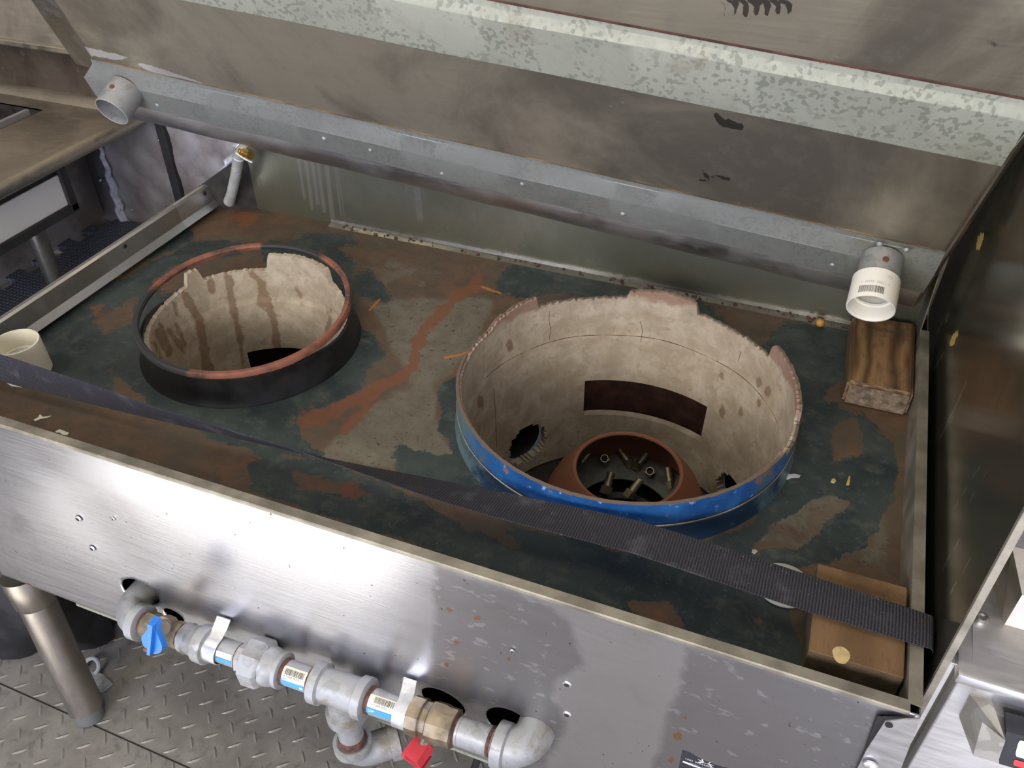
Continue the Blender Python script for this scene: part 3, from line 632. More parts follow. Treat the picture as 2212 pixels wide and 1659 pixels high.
for i in range(110):
    x = -.80 + .93 * random.random(); w = .0009 + .0030 * random.random() ** 2
    gr.lathe([(0, w), (.0009, w * .7), (.0013, w * .2)], (x, YB - .004 - .010 * random.random(), .0018 + .002 * random.random()), (0, -.2, 1), 6)
tag(gr.build('grease_crumbs', M['rust_dark'], wr), kind='stuff')
# leg, its socket and foot
F0, F1 = at((196, 1549), 2, -.70), at((74, 1288), 1, .540); FD = nrm(F1 - F0); FL = np.linalg.norm(F1 - F0)
MB().lathe([(0.001, .0245), (.030, .0265)], F0, FD, 28).build('leg_foot', M['galv_dull'], wr, True)
MB().lathe([(.028, .0295), (FL + .02, .0295)], F0, FD, 36).build('leg', M['leg_steel'], wr, True)
MB().lathe([(FL - .012, .0305), (FL - .008, .0330), (FL + .030, .0360), (FL + .05, .036)], F0, FD, 28).build('leg_socket', M['leg_steel'], wr, True)
for x, y in ((.13, .54), (.13, 1.15), (-1.02, 1.15)):
    l = MB().lathe([(0, .0245), (.028, .0265), (.029, .0295), (.37, .0295)], (x, y, -.70), (0, 0, 1), 28).build('leg', M['leg_steel'], wr, True)
# folded corner tab at the front right
A_ = [at(q, 1, YF - .006) for q in ((1912, 1558), (1988, 1553), (1935, 1690), (1838, 1690), (1872, 1620))]
MB().slab(A_, (0, .0016, 0)).build('corner_tab', M['steel_bright'], wr)
A_ = [at(q, 1, YF - .004) for q in ((1895, 1548), (1985, 1552), (1910, 1560), (1868, 1622))]
MB().slab(A_, (0, .001, 0)).build('tab_gap', M['black'], wr)
sc = MB(); c_ = at((1880, 1652), 1, YF - .008); sc.lathe([(0, .007), (.002, .0068), (.0045, .004), (.005, .0)], c_, (0, -1, 0), 16, cap=False); sc.build('tab_rivet', M['steel_bright'], wr, True)
c_ = at((1920, 1567), 1, YF - .0068); MB().lathe([(0, .0035), (.0004, .0033)], c_, (0, -1, 0), 12).build('tab_hole', M['black'], wr)
# sticker with address line and emblem
q0, qx = at((1474, 1619), 1, YF - .0012), at((1605, 1664), 1, YF - .0012)
sx_ = nrm((qx - q0) * np.array([1, 0, 1])); sz_ = np.array([-sx_[2], 0, sx_[0]])
ST = lambda u, v, d=0.0: q0 + sx_ * u - sz_ * v + np.array([0, -d, 0])
stk = MB().slab([ST(0, 0), ST(.092, 0), ST(.092, .05), ST(0, .05)], (0, .0006, 0)).build('rating_sticker', M['sticker'], wr)
def put_text(name, txt, size, u, v, mat, parent, sp=1.0):
    tv, tf = text_mesh(txt, size, sp)
    mk(name, [ST(u + a[0], v - a[1], .0004) for a in tv], tf, mat, parent)
put_text('address_lettering', '1501 WASHINGTON', .0042, .0045, .0165, M['white_paint'], stk, 1.12)
put_text('model_lettering', 'MODEL  NO', .0032, .0105, .0215, M['grey_print'], stk, 1.05)
em = MB()
def stroke(pts, w):
    P_ = np.array(pts); n = len(P_)
    for i in range(n - 1):
        d = P_[i + 1] - P_[i]; l = np.linalg.norm(d) + 1e-9; nn_ = np.array([-d[1], d[0]]) / l; w0 = w[i] / 2; w1 = w[i + 1] / 2
        em.add([ST(*(P_[i] + nn_ * w0), .0005), ST(*(P_[i + 1] + nn_ * w1), .0005), ST(*(P_[i + 1] - nn_ * w1), .0005), ST(*(P_[i] - nn_ * w0), .0005)], [(0, 1, 2, 3)])
def arc2(c, rx, ry, a0, a1, n=12): return [(c[0] + rx * math.cos(math.radians(a0 + (a1 - a0) * i / n)), c[1] + ry * math.sin(math.radians(a0 + (a1 - a0) * i / n))) for i in range(n + 1)]
eu, ev = .0265, .0085
stroke(arc2((eu, ev - .0035), .0042, .0050, 180, 0), np.linspace(.0018, .0008, 13))
stroke(arc2((eu, ev + .0075), .0075, .0060, 200, 340), [.0016] * 6 + [.0022] + [.0016] * 6)
stroke([(eu - .0085, ev - .0005), (eu - .003, ev + .001), (eu + .003, ev + .0018), (eu + .0085, ev + .0005)], [.0006, .0012, .0012, .0006])
em.build('emblem', M['white_paint'], stk)
em = MB(); stroke([(.003, .0225), (.008, .0228), (.016, .0235), (.024, .0232)], [.003, .0035, .003, .002]); em.build('scuffed_print', M['white_paint'], stk); em = MB(); stroke([(.056, .0120), (.059, .0112), (.061, .0095)], [.001, .0025, .002]); em.build('scuffed_print', M['white_paint'], stk)

# ------------------------------------------------------------------ wok chambers
def interp(prof, a):
    """profile over angle in degrees, step-like between listed (angle, z) pairs"""
    a = a % 360; A_ = [p_[0] for p_ in prof]; Z_ = [p_[1] for p_ in prof]
    return float(np.interp(a, A_ + [A_[0] + 360], Z_ + [Z_[0]]))
def jag(a, amp=.0016):
    return amp * (math.sin(a * 1.9) + .7 * math.sin(a * 4.3 + 1) + .5 * math.sin(a * .7 + 2) + .6 * math.sin(a * 9.1)) / 2
def thick_wall(c, rin, rout, zb, ztop, nth, nz, hole=None, zfix=None):
    """wall of revolution with a ragged top edge and through holes; solid. rin/rout functions of z"""
    V, Fc = [], []; nzv = nz + 1
    zt = [ztop(360.0 * k / nth) for k in range(nth)]
    zcut = zfix if zfix is not None else zb + (min(zt) - zb) * .85; nlow = int(nz * .8)
    def zz(k, j): return zb + (zcut - zb) * j / nlow if j <= nlow else zcut + (zt[k % nth] - zcut) * (j - nlow) / (nz - nlow)
    for side in (0, 1):
        for k in range(nth):
            th = 2 * math.pi * k / nth
            for j in range(nzv):
                z = zz(k, j); r = (rin, rout)[side](z); V.append((c[0] + r * math.cos(th), c[1] + r * math.sin(th), z))
    N = nth * nzv; I = lambda s_, k, j: s_ * N + (k % nth) * nzv + j
    ok = np.ones((nth, nz), bool)
    if hole:
        for k in range(nth):
            for j in range(nz): ok[k, j] = not hole(360.0 * (k + .5) / nth, (zz(k, j) + zz(k, j + 1)) / 2)
    for k in range(nth):
        for j in range(nz):
            if not ok[k, j]: continue
            Fc.append((I(0, k, j), I(0, k, j + 1), I(0, k + 1, j + 1), I(0, k + 1, j))); Fc.append((I(1, k, j), I(1, k + 1, j), I(1, k + 1, j + 1), I(1, k, j + 1)))
            for (dk, dj, a, b) in ((-1, 0, (k, j), (k, j + 1)), (1, 0, (k + 1, j + 1), (k + 1, j)), (0, -1, (k + 1, j), (k, j)), (0, 1, (k, j + 1), (k + 1, j + 1))):
                k2, j2 = (k + dk) % nth, j + dj
                if j2 < 0 or j2 >= nz or not ok[k2, j2]: Fc.append((I(0, *a), I(1, *a), I(1, *b), I(0, *b)))
    return V, Fc

# large chamber: blue collar outside, limewashed lining inside, flue opening, two round ports
prof_big = [(0, .053), (4, .052), (5, .066), (20, .071), (37, .075), (39, .074), (40, .050), (60, .048), (74, .050), (76.5, .050), (77, .068), (90, .072), (104, .066), (104.6, .053), (120, .052), (142, .056), (142.8, .073), (150, .073), (164, .066), (168, .058), (182, .060), (195, .064), (215, .066), (335, .066), (343, .065), (344, .056), (352, .054)]
def ztb(a): return interp(prof_big, a) + (jag(a) if not 190 < a < 342 else .0002 * math.sin(a))
def hole_big(a, z):
    if 64.2 < a < 120.3 and -.170 + .0015 * math.sin(a) < z < -.098: return True
    if ((a - 149) / 10.5) ** 2 + ((z + .196) / .037) ** 2 < 1 + .08 * math.sin(a * 3 + z * 400): return True
    if ((a - 42) / 8.5) ** 2 + ((z + .215) / .030) ** 2 < 1 + .08 * math.sin(a * 3 + z * 400): return True
    return False
wc = root('wok_chamber', (CB[0], CB[1], -.25), 'larger wok burner chamber with worn blue collar and broken cream lining, on the right', 'wok burner')
V, Fc = thick_wall(CB, lambda z: .2168, lambda z: RB + .0040 * max(0, (.012 - z) / .012) ** 1.5 * (z > -.001) + .004 * (z <= -.001) - .0008 * (abs(z - .030) < .0022), -.012, ztb, 300, 26)
V = np.array(V); a_ = np.degrees(np.arctan2(V[:, 1] - CB[1], V[:, 0] - CB[0])) % 360
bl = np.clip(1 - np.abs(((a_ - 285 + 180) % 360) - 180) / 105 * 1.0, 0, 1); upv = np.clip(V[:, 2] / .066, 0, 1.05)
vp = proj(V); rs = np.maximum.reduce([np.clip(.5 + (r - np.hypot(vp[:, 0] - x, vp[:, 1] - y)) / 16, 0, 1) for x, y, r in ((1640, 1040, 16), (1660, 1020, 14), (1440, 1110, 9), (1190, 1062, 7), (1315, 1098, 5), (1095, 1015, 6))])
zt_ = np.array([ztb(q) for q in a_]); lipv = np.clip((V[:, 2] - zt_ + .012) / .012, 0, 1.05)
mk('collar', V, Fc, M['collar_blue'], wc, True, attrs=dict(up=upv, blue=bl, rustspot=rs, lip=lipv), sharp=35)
MB().lathe([(-.0011, RB + .0002), (-.0006, RB + .0011), (.0006, RB + .0011), (.0011, RB + .0002)], (CB[0], CB[1], .0310), (0, 0, 1), 160, cap=False).build('bead', M['edge'], wc, True)
V, Fc = thick_wall(CB, lambda z: .2118 + .0017 * max(0, min(1, (z + .018) / .008)) - .045 * max(0, -.03 - z), lambda z: .2172, -.255, lambda a: ztb(a) - (.0045 if 185 < a < 343 else .0008) + .0010 * math.sin(a * 2.7), 360, 75, hole_big, .045)
V = np.array(V); a_ = np.degrees(np.arctan2(V[:, 1] - CB[1], V[:, 0] - CB[0])) % 360; vp = proj(V)
st = np.maximum.reduce([np.clip(.5 + (r - np.hypot((vp[:, 0] - x) * 1.6, (vp[:, 1] - y) * .8)) / 14, 0, 1) for x, y, r in ((1100, 745, 12), (1640, 825, 12), (1658, 845, 14), (1560, 812, 8), (1038, 870, 12), (1640, 870, 8), (1560, 890, 12), (1600, 890, 10))])
bn = np.clip((V[:, 2] - .036) / .030, 0, 1) * .9
mk('lining', V, Fc, M['lining'], wc, True, attrs=dict(stain=st, burn=bn, depth=V[:, 2]), sharp=35)
for pts in ([(1188, 672), (1186, 690), (1190, 712), (1187, 735)], [(1383, 695), (1388, 715), (1384, 738)], [(1600, 760), (1594, 780)], [(1065, 838), (1066, 900), (1065, 962)]):
    Q = []
    for p_ in pts:
        d = ray(p_); r_ = .2125; Aq = d[0] ** 2 + d[1] ** 2; Bq = 2 * ((-CB[0]) * d[0] + (-CB[1]) * d[1]); Dq = CB[0] ** 2 + CB[1] ** 2 - r_ * r_
        t_ = (-Bq + math.sqrt(max(0, Bq * Bq - 4 * Aq * Dq))) / (2 * Aq); Q.append(CAM + t_ * d)
    Q = np.array(Q); Q[:, :2] = CB + (Q[:, :2] - CB) * [[(.2131 if z > -.012 else .2114 + .045 * min(0, z + .03)) / np.linalg.norm(q[:2] - CB)] for q, z in zip(Q, Q[:, 2])]
    MB().tube(Q, .0003, 5).build('lining_crack', M['rust_dark'], wc)
th = np.radians(np.linspace(50, 135, 40)); G = [[(CB[0] + .232 * math.cos(t), CB[1] + .232 * math.sin(t), z) for z in (-.21, -.16, -.11, -.06)] for t in th]
MB().sheet(G, (0, 0, .001)).build('flue_liner', M['rust_dark'], wc, True)
th = np.radians(np.linspace(22, 172, 60)); MB().tube([(CB[0] + .2129 * math.cos(t), CB[1] + .2129 * math.sin(t), -.0135 + .0008 * math.sin(t * 9)) for t in th], [.0003 + .0003 * abs(math.sin(k * .7)) for k in range(60)], 5).build('lining_joint', M['rust_dark'], wc)
MB().lathe([(0, .212), (.003, .212)], (CB[0], CB[1], -.262), (0, 0, 1), 64).build('chamber_floor', M['dark_iron'], wc)
for (a0, zc, rr) in ((149, -.196, .034), (42, -.215, .030)):
    t = math.radians(a0); o_ = (CB[0] + .2175 * math.cos(t), CB[1] + .2175 * math.sin(t), zc); dr_ = (math.cos(t), math.sin(t), 0)
    MB().lathe([(0, rr + .003), (.05, rr + .003), (.05, .001)], o_, dr_, 24, cap=False).build('air_port', M['dark_iron'], wc, True)

# small chamber
prof_s = [(0, .030), (40, .030), (52, .035), (62, .040), (64, .040), (65, .062), (78, .064), (92, .066), (104, .064), (111, .064), (113, .036), (130, .038), (153, .040), (154.5, .040), (155, .062), (164, .061), (165, .041), (180, .036), (200, .033), (240, .034), (300, .034), (340, .036)]
def zts(a): return interp(prof_s, a) + jag(a, .0014)
def hole_s(a, z): return 95 < a < 138.5 and -.158 < z < -.116
ws = root('wok_chamber', (CS[0], CS[1], -.25), 'smaller wok burner chamber with black greasy collar and brown-streaked lining, on the left', 'wok burner')
V, Fc = thick_wall(CS, lambda z: .1475, lambda z: .1525 + .010 * max(0, (.036 - z) / .036) ** 1.4 if z > 0 else .1625, -.010, lambda a: interp([(0, .038), (50, .036), (62, .030), (64, .034), (112, .032), (165, .032), (185, .036), (200, .040), (345, .042)], a) + jag(a, .0006), 260, 20)
mk('collar', V, Fc, M['collar_black'], ws, True, sharp=35)
V, Fc = thick_wall(CS, lambda z: .1405 if z > -.02 else .1380 - .03 * max(0, -.03 - z), lambda z: .1485, -.255, zts, 300, 75, hole_s, .026)
V = np.array(V); vp = proj(V)
st = np.maximum.reduce([linemask(vp, q, w, 7) for q, w in (
    ([(403, 640), (430, 690), (440, 740), (445, 800)], 11), ([(492, 600), (500, 650), (512, 700), (520, 735)], 9), ([(520, 735), (525, 790)], 4), ([(570, 625), (590, 690), (600, 750), (606, 780)], 9), ([(455, 612), (458, 625)], 10), ([(565, 615), (568, 655)], 13), ([(545, 592), (560, 605)], 9),
    ([(345, 720), (365, 760)], 13), ([(365, 715), (390, 750), (395, 760)], 7), ([(380, 700), (400, 745)], 5), ([(335, 740), (350, 780)], 6), ([(375, 655), (382, 680)], 5), ([(345, 700), (350, 720)], 6), ([(440, 750), (460, 810)], 7), ([(705, 660), (712, 700)], 4), ([(715, 670), (708, 720)], 6), ([(395, 630), (400, 650)], 4), ([(650, 640), (640, 620)], 5))])
mk('lining', V, Fc, M['lining'], ws, True, attrs=dict(stain=st, burn=np.clip((V[:, 2] - .045) / .04, 0, 1) * .5, depth=V[:, 2]), sharp=35)
MB().lathe([(0, .150), (.003, .150)], (CS[0], CS[1], -.262), (0, 0, 1), 48).build('chamber_floor', M['black'], ws)
th = np.radians(np.linspace(85, 150, 24)); G = [[(CS[0] + .160 * math.cos(t), CS[1] + .160 * math.sin(t), z) for z in (-.19, -.13, -.08)] for t in th]
MB().sheet(G, (0, 0, .001)).build('flue_liner', M['black'], ws, True)

# rusty support ring resting tilted on the small chamber
rc = np.array([-.7562, .8386, .0570]); nr = nrm([.02, -.08, 1.0]); e1 = nrm(np.cross([0, 1, 0], nr)); e2 = np.cross(nr, e1)
pr_ = [(-.0045, .1500), (.0015, .1480), (.0045, .1500), (.0050, .1555), (.0025, .1580), (-.0045, .1580)]
mb = MB().lathe(pr_, rc, nr, 140, ref=e1, cap=False, closed=True)
Vr = np.concatenate(mb.v); vp = proj(Vr); ar = np.degrees(np.arctan2(Vr[:, 1] - rc[1], Vr[:, 0] - rc[0])) % 360
so = np.maximum(np.clip(1 - np.abs(ar - 92) / 34, 0, 1) * 1.3, np.clip(1 - np.abs(ar - 232) / 66, 0, 1) * 1.6)
o = mk('wok_support_ring', Vr, mb.f, M['ring'], None, True, attrs=dict(sooty=so), sharp=45)
tag(o, 'thin rusty red-brown ring resting on the smaller wok chamber', 'ring')

# jet burner at the bottom of the large chamber
DC = np.array([-.1665, .8670]); DZ = -.099
jb = root('jet_burner', (DC[0], DC[1], -.258), 'rust-brown domed jet burner with brass jets, at the bottom of the larger chamber', 'burner')
pr_ = [(0, .0735), (.0015, .0725), (.0035, .0735), (.0040, .0775), (.0015, .0795), (-.010, .088), (-.030, .104), (-.055, .115), (-.085, .121), (-.160, .122), (-.160, .1185), (-.085, .1175), (-.055, .111), (-.030, .0995), (-.012, .0860), (-.006, .0775)]
MB().lathe(pr_, (DC[0], DC[1], DZ), (0, 0, 1), 96, cap=False, closed=True).build('dome', M['dome'], jb, True)
MB().lathe([(0, .112), (.003, .112)], (DC[0], DC[1], -.236), (0, 0, 1), 64).build('base_plate', M['black'], jb)
bk = MB(); G = [[(DC[0] + r * math.cos(t), DC[1] + r * math.sin(t), z) for r, z in ((.070, -.186), (.095, -.180), (.1135, -.176))] for t in np.radians(np.linspace(-5, 185, 50))]
bk.sheet(G, (0, 0, -.002)).build('rear_shelf', M['shelf'], jb, True)
mf = MB(); mf.lathe([(-.009, .052), (.004, .050), (.009, .058), (.004, .066), (-.009, .068)], (DC[0], DC[1], -.212), (0, 0, 1), 60, cap=False, closed=True)
for a in (20, 140, 260): t = math.radians(a); mf.tube([(DC[0], DC[1], -.215), (DC[0] + .06 * math.cos(t), DC[1] + .06 * math.sin(t), -.213)], .010, 12)
mf.build('gas_ring', M['dark_iron'], jb, True)
jets = [((1307, 992), -.165, (.10, -.80, .9)), ((1404, 1019), -.165, (.10, -.80, .9)), ((1315, 1040), -.176, (.02, .75, .62)), ((1372, 1052), -.176, (.36, .66, .62)), ((1350, 987), -.172, (-.75, .5, .4)), ((1386, 995), -.172, (.3, .7, .4)), ((1446, 1030), -.176, (-.35, .75, .5)), ((1262, 992), -.176, (.35, .75, .5))]
for p_, z, dr_ in jets:
    c_ = at(p_, 2, z); a_ = nrm(dr_)
    j = MB().lathe([(-.020, .0088), (-.008, .0088), (-.0072, .0080)], c_, a_, 4, ref=(1, .3, 0)).lathe([(-.008, .0062), (.014, .0062), (.014, .0050), (.006, .0048)], c_, a_, 18).build('jet', M['brass'], jb, True, sharp=30)
    MB().lathe([(0, .0047), (.0006, .0046)], c_ + a_ * .0064, a_, 14).build('jet_bore', M['black'], j)

# ------------------------------------------------------------------ leaning hood lid with gutter channels
HA = np.array([0.165, 1.1162853, 0.18935466]); HV = np.array([0.99666576, 0.02539828, -0.07753901])
HU = np.array([0.08093947, -0.42777141, 0.90025576]); HN = np.array([-0.01030402, -0.90353005, -0.42840083])
def hp(s, u, n=0.0): return HA + HV * s + HU * u + HN * n
hd = root('hood_lid', hp(-.68, -.13), 'large greasy stainless hood lid with galvanised gutter channels, leaning over the back of the range', 'hood')
SL, SR, UT = -1.340, .004, .43
prof = [(UT, 0)] + [(UT - .0055 * i, 0) for i in range(1, 95)] ; prof = [p_ for p_ in prof if p_[0] > -.080]
ss = np.linspace(SL, SR, 250); HP_ = np.array([hp(s, u, n) for s in ss for u, n in prof]); hx_ = proj(HP_)
soot = np.zeros(len(HP_))
for i in range(8):        # boot-print chevrons
    x = 1525 + i * 23; k_ = .25 + .75 * min(1, i / 3)
    soot = np.maximum(soot, k_ * linemask(hx_, [(x - 2, -6), (x + 22, 12), (x + 16, 38 - i * 2)], 6, 5))
soot = np.maximum(soot, linemask(hx_, [(1548, 250), (1562, 268), (1600, 274)], 7, 5)); soot = np.maximum(soot, polymask(hx_, [(1540, 243), (1556, 262), (1572, 254), (1610, 276), (1558, 274)], 4))
soot = np.maximum(soot, .8 * linemask(hx_, [(1518, 368), (1528, 386), (1545, 380), (1575, 388)], 5, 6)); soot = np.maximum(soot, .8 * linemask(hx_, [(1512, 389), (1540, 392)], 4, 5))
soot = np.maximum(soot, .5 * linemask(hx_, [(1370, 378), (1420, 355), (1490, 350)], 1.5, 3)); soot = np.maximum(soot, .55 * linemask(hx_, [(1434, 358), (1438, 385)], 3, 4))
soot = np.maximum(soot, .45 * polymask(hx_, [(2030, 40), (2230, -10), (2230, 170), (2100, 160)], 60))
scuff = np.maximum.reduce([polymask(hx_, q, 5) for q in ([(172, 93), (200, 105), (278, 122), (279, 130), (240, 128), (210, 122), (190, 124)], [(292, 134), (330, 142), (400, 165), (440, 182), (380, 172), (310, 150)], [(170, 92), (182, 100), (200, 128), (188, 138)])])
k_ = len(prof)
mk('panel', HP_, [(i * k_ + j, i * k_ + j + 1, (i + 1) * k_ + j + 1, (i + 1) * k_ + j) for i in range(249) for j in range(k_ - 1)], M['hood'], hd, True, attrs=dict(soot=soot, scuff=scuff), sharp=60).modifiers.new('sheet_gauge', 'SOLIDIFY').thickness = .0012
MB().slab([hp(SL, -.1395, -.010), hp(SR, -.1395, -.010), hp(SR, -.1382, -.004), hp(SL, -.1382, -.004)], HN * .0020 - HU * .0006).build('hem_edge', M['steel_bright'], hd)
rp_ = [(-.079, .0002), (-.086, .0022), (-.094, .0062), (-.103, .0090), (-.112, .0098), (-.121, .0088), (-.129, .0056), (-.135, .0004), (-.138, -.006), (-.139, -.012)]
MB().sheet([[hp(s, u, n + .0005 * math.sin(s * 37 + u * 90)) for u, n in rp_] for s in np.linspace(SL, SR, 120)], -HN * .0012).build('rolled_hem', M['steel'], hd, True, sharp=70)
# side returns
MB().sheet([[hp(SL, u, 0), hp(SL - .003, u, -.003), hp(SL - .030, u, -.005), hp(SL - .057, u, -.006)] for u in (UT, .1, .0, -.030)], -HN * .0012).build('side_return', M['steel_dark'], hd)
MB().sheet([[hp(SR, u, 0), hp(SR + .003, u, .001), hp(SR + .010, u, -.010), hp(SR + .012, u, -.03)] for u in (UT, .1, -.137)], -HN * .0012).build('side_return', M['steel_warm'], hd)
def channel(name, u0, ur, ub, nr_, s0, s1, mat, chamfer):
    pr = [(u0, .0008), (u0 - .007, .0025), (u0 - .0085, .0035), (ur + .0015, nr_ - .0008), (ur, nr_), (ub + .001, nr_ + .0012), (ub, nr_ + .0005), (ub - .0005, nr_ - .0015), (ub + .004, .0015)]
    n = 120; G = []
    for i in range(n + 1):
        t = i / n; row = []
        for q, (u, nn) in enumerate(pr):
            sa = s0 + (chamfer[min(q, len(chamfer) - 1)]); row.append(hp(sa + (s1 - sa) * t, u + .0005 * math.sin(i * .21 + q), nn + .0006 * math.sin(i * .13)))
        G.append(row)
    return MB().sheet(G, -HN * .0012).build(name, mat, hd, True, sharp=25)
lowc = channel('lower_drip_channel', 0.0, -.0360, -.0800, .0120, -1.344, .004, M['galv_dull'], [0, 0, 0, -.027, -.030, -.030, -.030, -.026, .0])
upc = channel('upper_drip_channel', .2668, .2495, .1817, .0120, -1.33, .0, M['galv'], [0])
MB().slab([hp(.004, .2480, .0118), hp(.004, .244, .002), hp(-.002, .184, .002), hp(-.003, .184, .0118)], HV * .001).build('end_cap', M['galv'], upc)
# seam gaps above the channels, with yellowed sealant
MB().prism([HU * -.0006 , HU * .0006, HU * .0004 + HN * .0014, HU * -.0006 + HN * .0012], hp(-1.34, .0008, .0003), hp(0.0, .0008, .0003)).build('sealant_line', m_plain('yellowed_sealant', (.17, .115, .06), .6, 0, .7, 14), hd)
MB().prism([HU * -.001, HU * .0018, HU * .0014 + HN * .0012, HU * -.001 + HN * .001], hp(-1.33, .2675, .0003), hp(0.0, .2675, .0003)).build('seam', M['rust_dark'], hd)
for q in ((1900, 528), (1958, 541), (1798, 572), (955, 375), (1128, 398), (1345, 463), (1878, 577), (700, 300), (800, 325), (340, 227)):
    d = ray(q); o_ = hp(0, 0, .0128); t = ((o_ - CAM) @ HN) / (d @ HN); c_ = CAM + t * d
    MB().lathe([(-.001, .0042), (.0005, .0040), (.0022, .0022), (.0024, .0005)], c_, HN, 10).build('rivet', M['galv_pipe'], lowc, True)
# spouts: short pipe stubs out of the lower channel
def stub(s, u, n1, r, nm='spout'):
    b = MB().lathe([(0, r), (n1, r), (n1 + .0006, r - .0008), (n1, r - .0022), (.004, r - .0022)], hp(s, u, .0105), HN, 40, ref=HU, cap=False).build(nm, M['galv_pipe'], hd, True)
    MB().lathe([(0, r - .0015), (.001, r - .002)], hp(s, u, .0138), HN, 24).build('spout_throat', M['galv_dull'], b)
    MB().lathe([(-.001, .0042), (.0018, .0040), (.0022, .0018)], hp(s, u, .0105 + n1 * .45) + HU * (r - .0005), HU, 14).build('spout_screw', M['rust'], b, True)
    return b
stub(-1.2905, -.0440, .0515, .0285); stub(-.066, -.0300, .0445, .0270)

# white PVC coupling hanging on the right spout, print upside down
PC = hp(-.067, -.0310, .046)
pv = root('pvc_coupling', hp(-.067, -.062, .07), 'white PVC pipe coupling with printed barcode, pushed on the right hood spout', 'pipe fitting')
r = .0303
MB().lathe([(0, r - .0012), (.0012, r), (.0440, r + .0006), (.0462, r + .0002), (.0464, r - .0012), (.0440, r - .0030), (.026, r - .0046), (.0255, r - .0075), (.0225, r - .0080), (.0220, r - .0052), (.002, r - .0040), (0, r - .0030)], PC, HN, 72, ref=HU, cap=False, closed=True).build('socket', M['pvc'], pv, True, sharp=35)
def on_coup(a, t): # angle a about HN from HU toward -HV, position t along the coupling
    w = -HV; return PC + HN * t + (r + .0007) * (math.cos(a) * HU + math.sin(a) * w)
bars = MB(); random.seed(11); a = -.20; 
while a < .80:
    w = random.choice((.010, .014, .022, .03)); a1 = min(a + w, .82)
    bars.sheet([[on_coup(q, .0300), on_coup(q, .0405)] for q in np.linspace(a, a1, 3)], HN * .0 + HU * .00005); a = a1 + random.choice((.012, .016, .022))
bars.build('printed_barcode', M['ink'], pv)
def coup_text(name, txt, size, a0, t0, mat):
    tv, tf = text_mesh(txt, size, 1.05)      # upside down as seen, reads from the other side
    mk(name, [on_coup(a0 + q[0] / (r + .0007), t0 + q[1]) for q in tv], tf, mat, pv)
coup_text('printed_digits', '6  11942  05109  1', .0046, -.42, .0225, M['grey_print'])
cm = MB()
for k in range(3):
    b0 = 2 * math.pi * k / 3; q0, q1 = b0 + .25, b0 + 2.0
    c_ = lambda t_: (-.37 + .10 * math.sin(t_), .0118 + .0030 * math.cos(t_))
    p0, p1 = c_(q0), c_(q1); d = np.array([p1[0] - p0[0], (p1[1] - p0[1]) / r]); d = d / np.linalg.norm(d); nn_ = np.array([-d[1], d[0]]) * .010
    cm.add([on_coup(p0[0] + nn_[0], p0[1] + nn_[1] * r), on_coup(p1[0] + nn_[0], p1[1] + nn_[1] * r), on_coup(p1[0] - nn_[0], p1[1] - nn_[1] * r), on_coup(p0[0] - nn_[0], p0[1] - nn_[1] * r)], [(0, 1, 2, 3)])
cm.build('recycling_mark', M['grey_print'], pv)
random.seed(5)

# ------------------------------------------------------------------ loose things on the deck
# cream coupling standing in the front left corner, grey one half under the strap
c0 = at((46, 812), 2, 0.0) + np.array([0, .012, 0])
cp = root('pvc_coupling', c0, 'cream PVC coupling standing on the deck by the left rail, behind the strap', 'pipe fitting')
MB().lathe([(0, .0325), (.001, .0335), (.050, .0325), (.052, .0318), (.052, .0295), (.026, .0275), (.0255, .0235), (.0225, .0235), (.022, .0285), (0, .0295)], c0, (0.0, 0, 1), 60, cap=False, closed=True).build('socket', M['pvc_dirty'], cp, True, sharp=35)
MB().lathe([(0, .0272), (.001, .0272)], c0 + [0, 0, .024], (0, 0, 1), 40).build('web', M['pvc_grey'], cp)
c1 = at((1693, 1263), 2, 0.003)
o = MB().lathe([(0, .0285), (.0008, .0295), (.0030, .0295), (.0036, .0285), (.0036, .0001)], c1 * [1, 1, 0] + [0, 0, .0006], (0, 0, 1), 60, cap=False).build('grey_disc', M['pvc_grey'], None, True)
tag(o, 'flat grey plastic disc half hidden under the black strap beside the pale wood block', 'disc')

def block(name, tl, tr, br, bl, h, base_z, mats, label, bev=.004):
    mc = (np.array(tl) + np.array(br)) / 2; rt = root(name, (mc[0], mc[1], base_z), label, 'wood block')
    P_ = [np.array(q, float) for q in (tl, tr, br, bl)]; bm = bmesh.new()
    vs = [bm.verts.new([q[0], q[1], base_z + z]) for z in (0, h) for q in P_]
    for f in ((3, 2, 1, 0), (4, 5, 6, 7), (0, 1, 5, 4), (1, 2, 6, 5), (2, 3, 7, 6), (3, 0, 4, 7)): bm.faces.new([vs[i] for i in f])
    bmesh.ops.recalc_face_normals(bm, faces=bm.faces)
    bmesh.ops.bevel(bm, geom=list(bm.edges), offset=bev, segments=3, affect='EDGES'); bmesh.ops.subdivide_edges(bm, edges=bm.edges, cuts=1, use_grid_fill=True)
    bm.verts.index_update(); o = mk('timber', [v.co[:] for v in bm.verts], [[v.index for v in f.verts] for f in bm.faces], mats[0], rt, True, sharp=22); bm.normal_update()
    for m_ in mats[1:]: o.data.materials.append(m_)
    for p_ in o.data.polygons:
        if p_.normal.y < -.8 and abs(p_.normal.z) < .5: p_.material_index = 1
        elif len(mats) > 2 and p_.normal.x < -.8: p_.material_index = 2
    bm.free(); return rt
zt = .0385
b1 = block('wood_block', at((1843, 679), 2, zt)[:2], np.array([.1725, 1.178]), np.array([.1735, .9985]), at((1831, 824), 2, zt)[:2], zt, 0.0005, [M['wood_dark'], M['wood_end'], M['wood_side']], 'weathered dark wood block with rough grey end, lying under the white coupling')
zt2 = .046
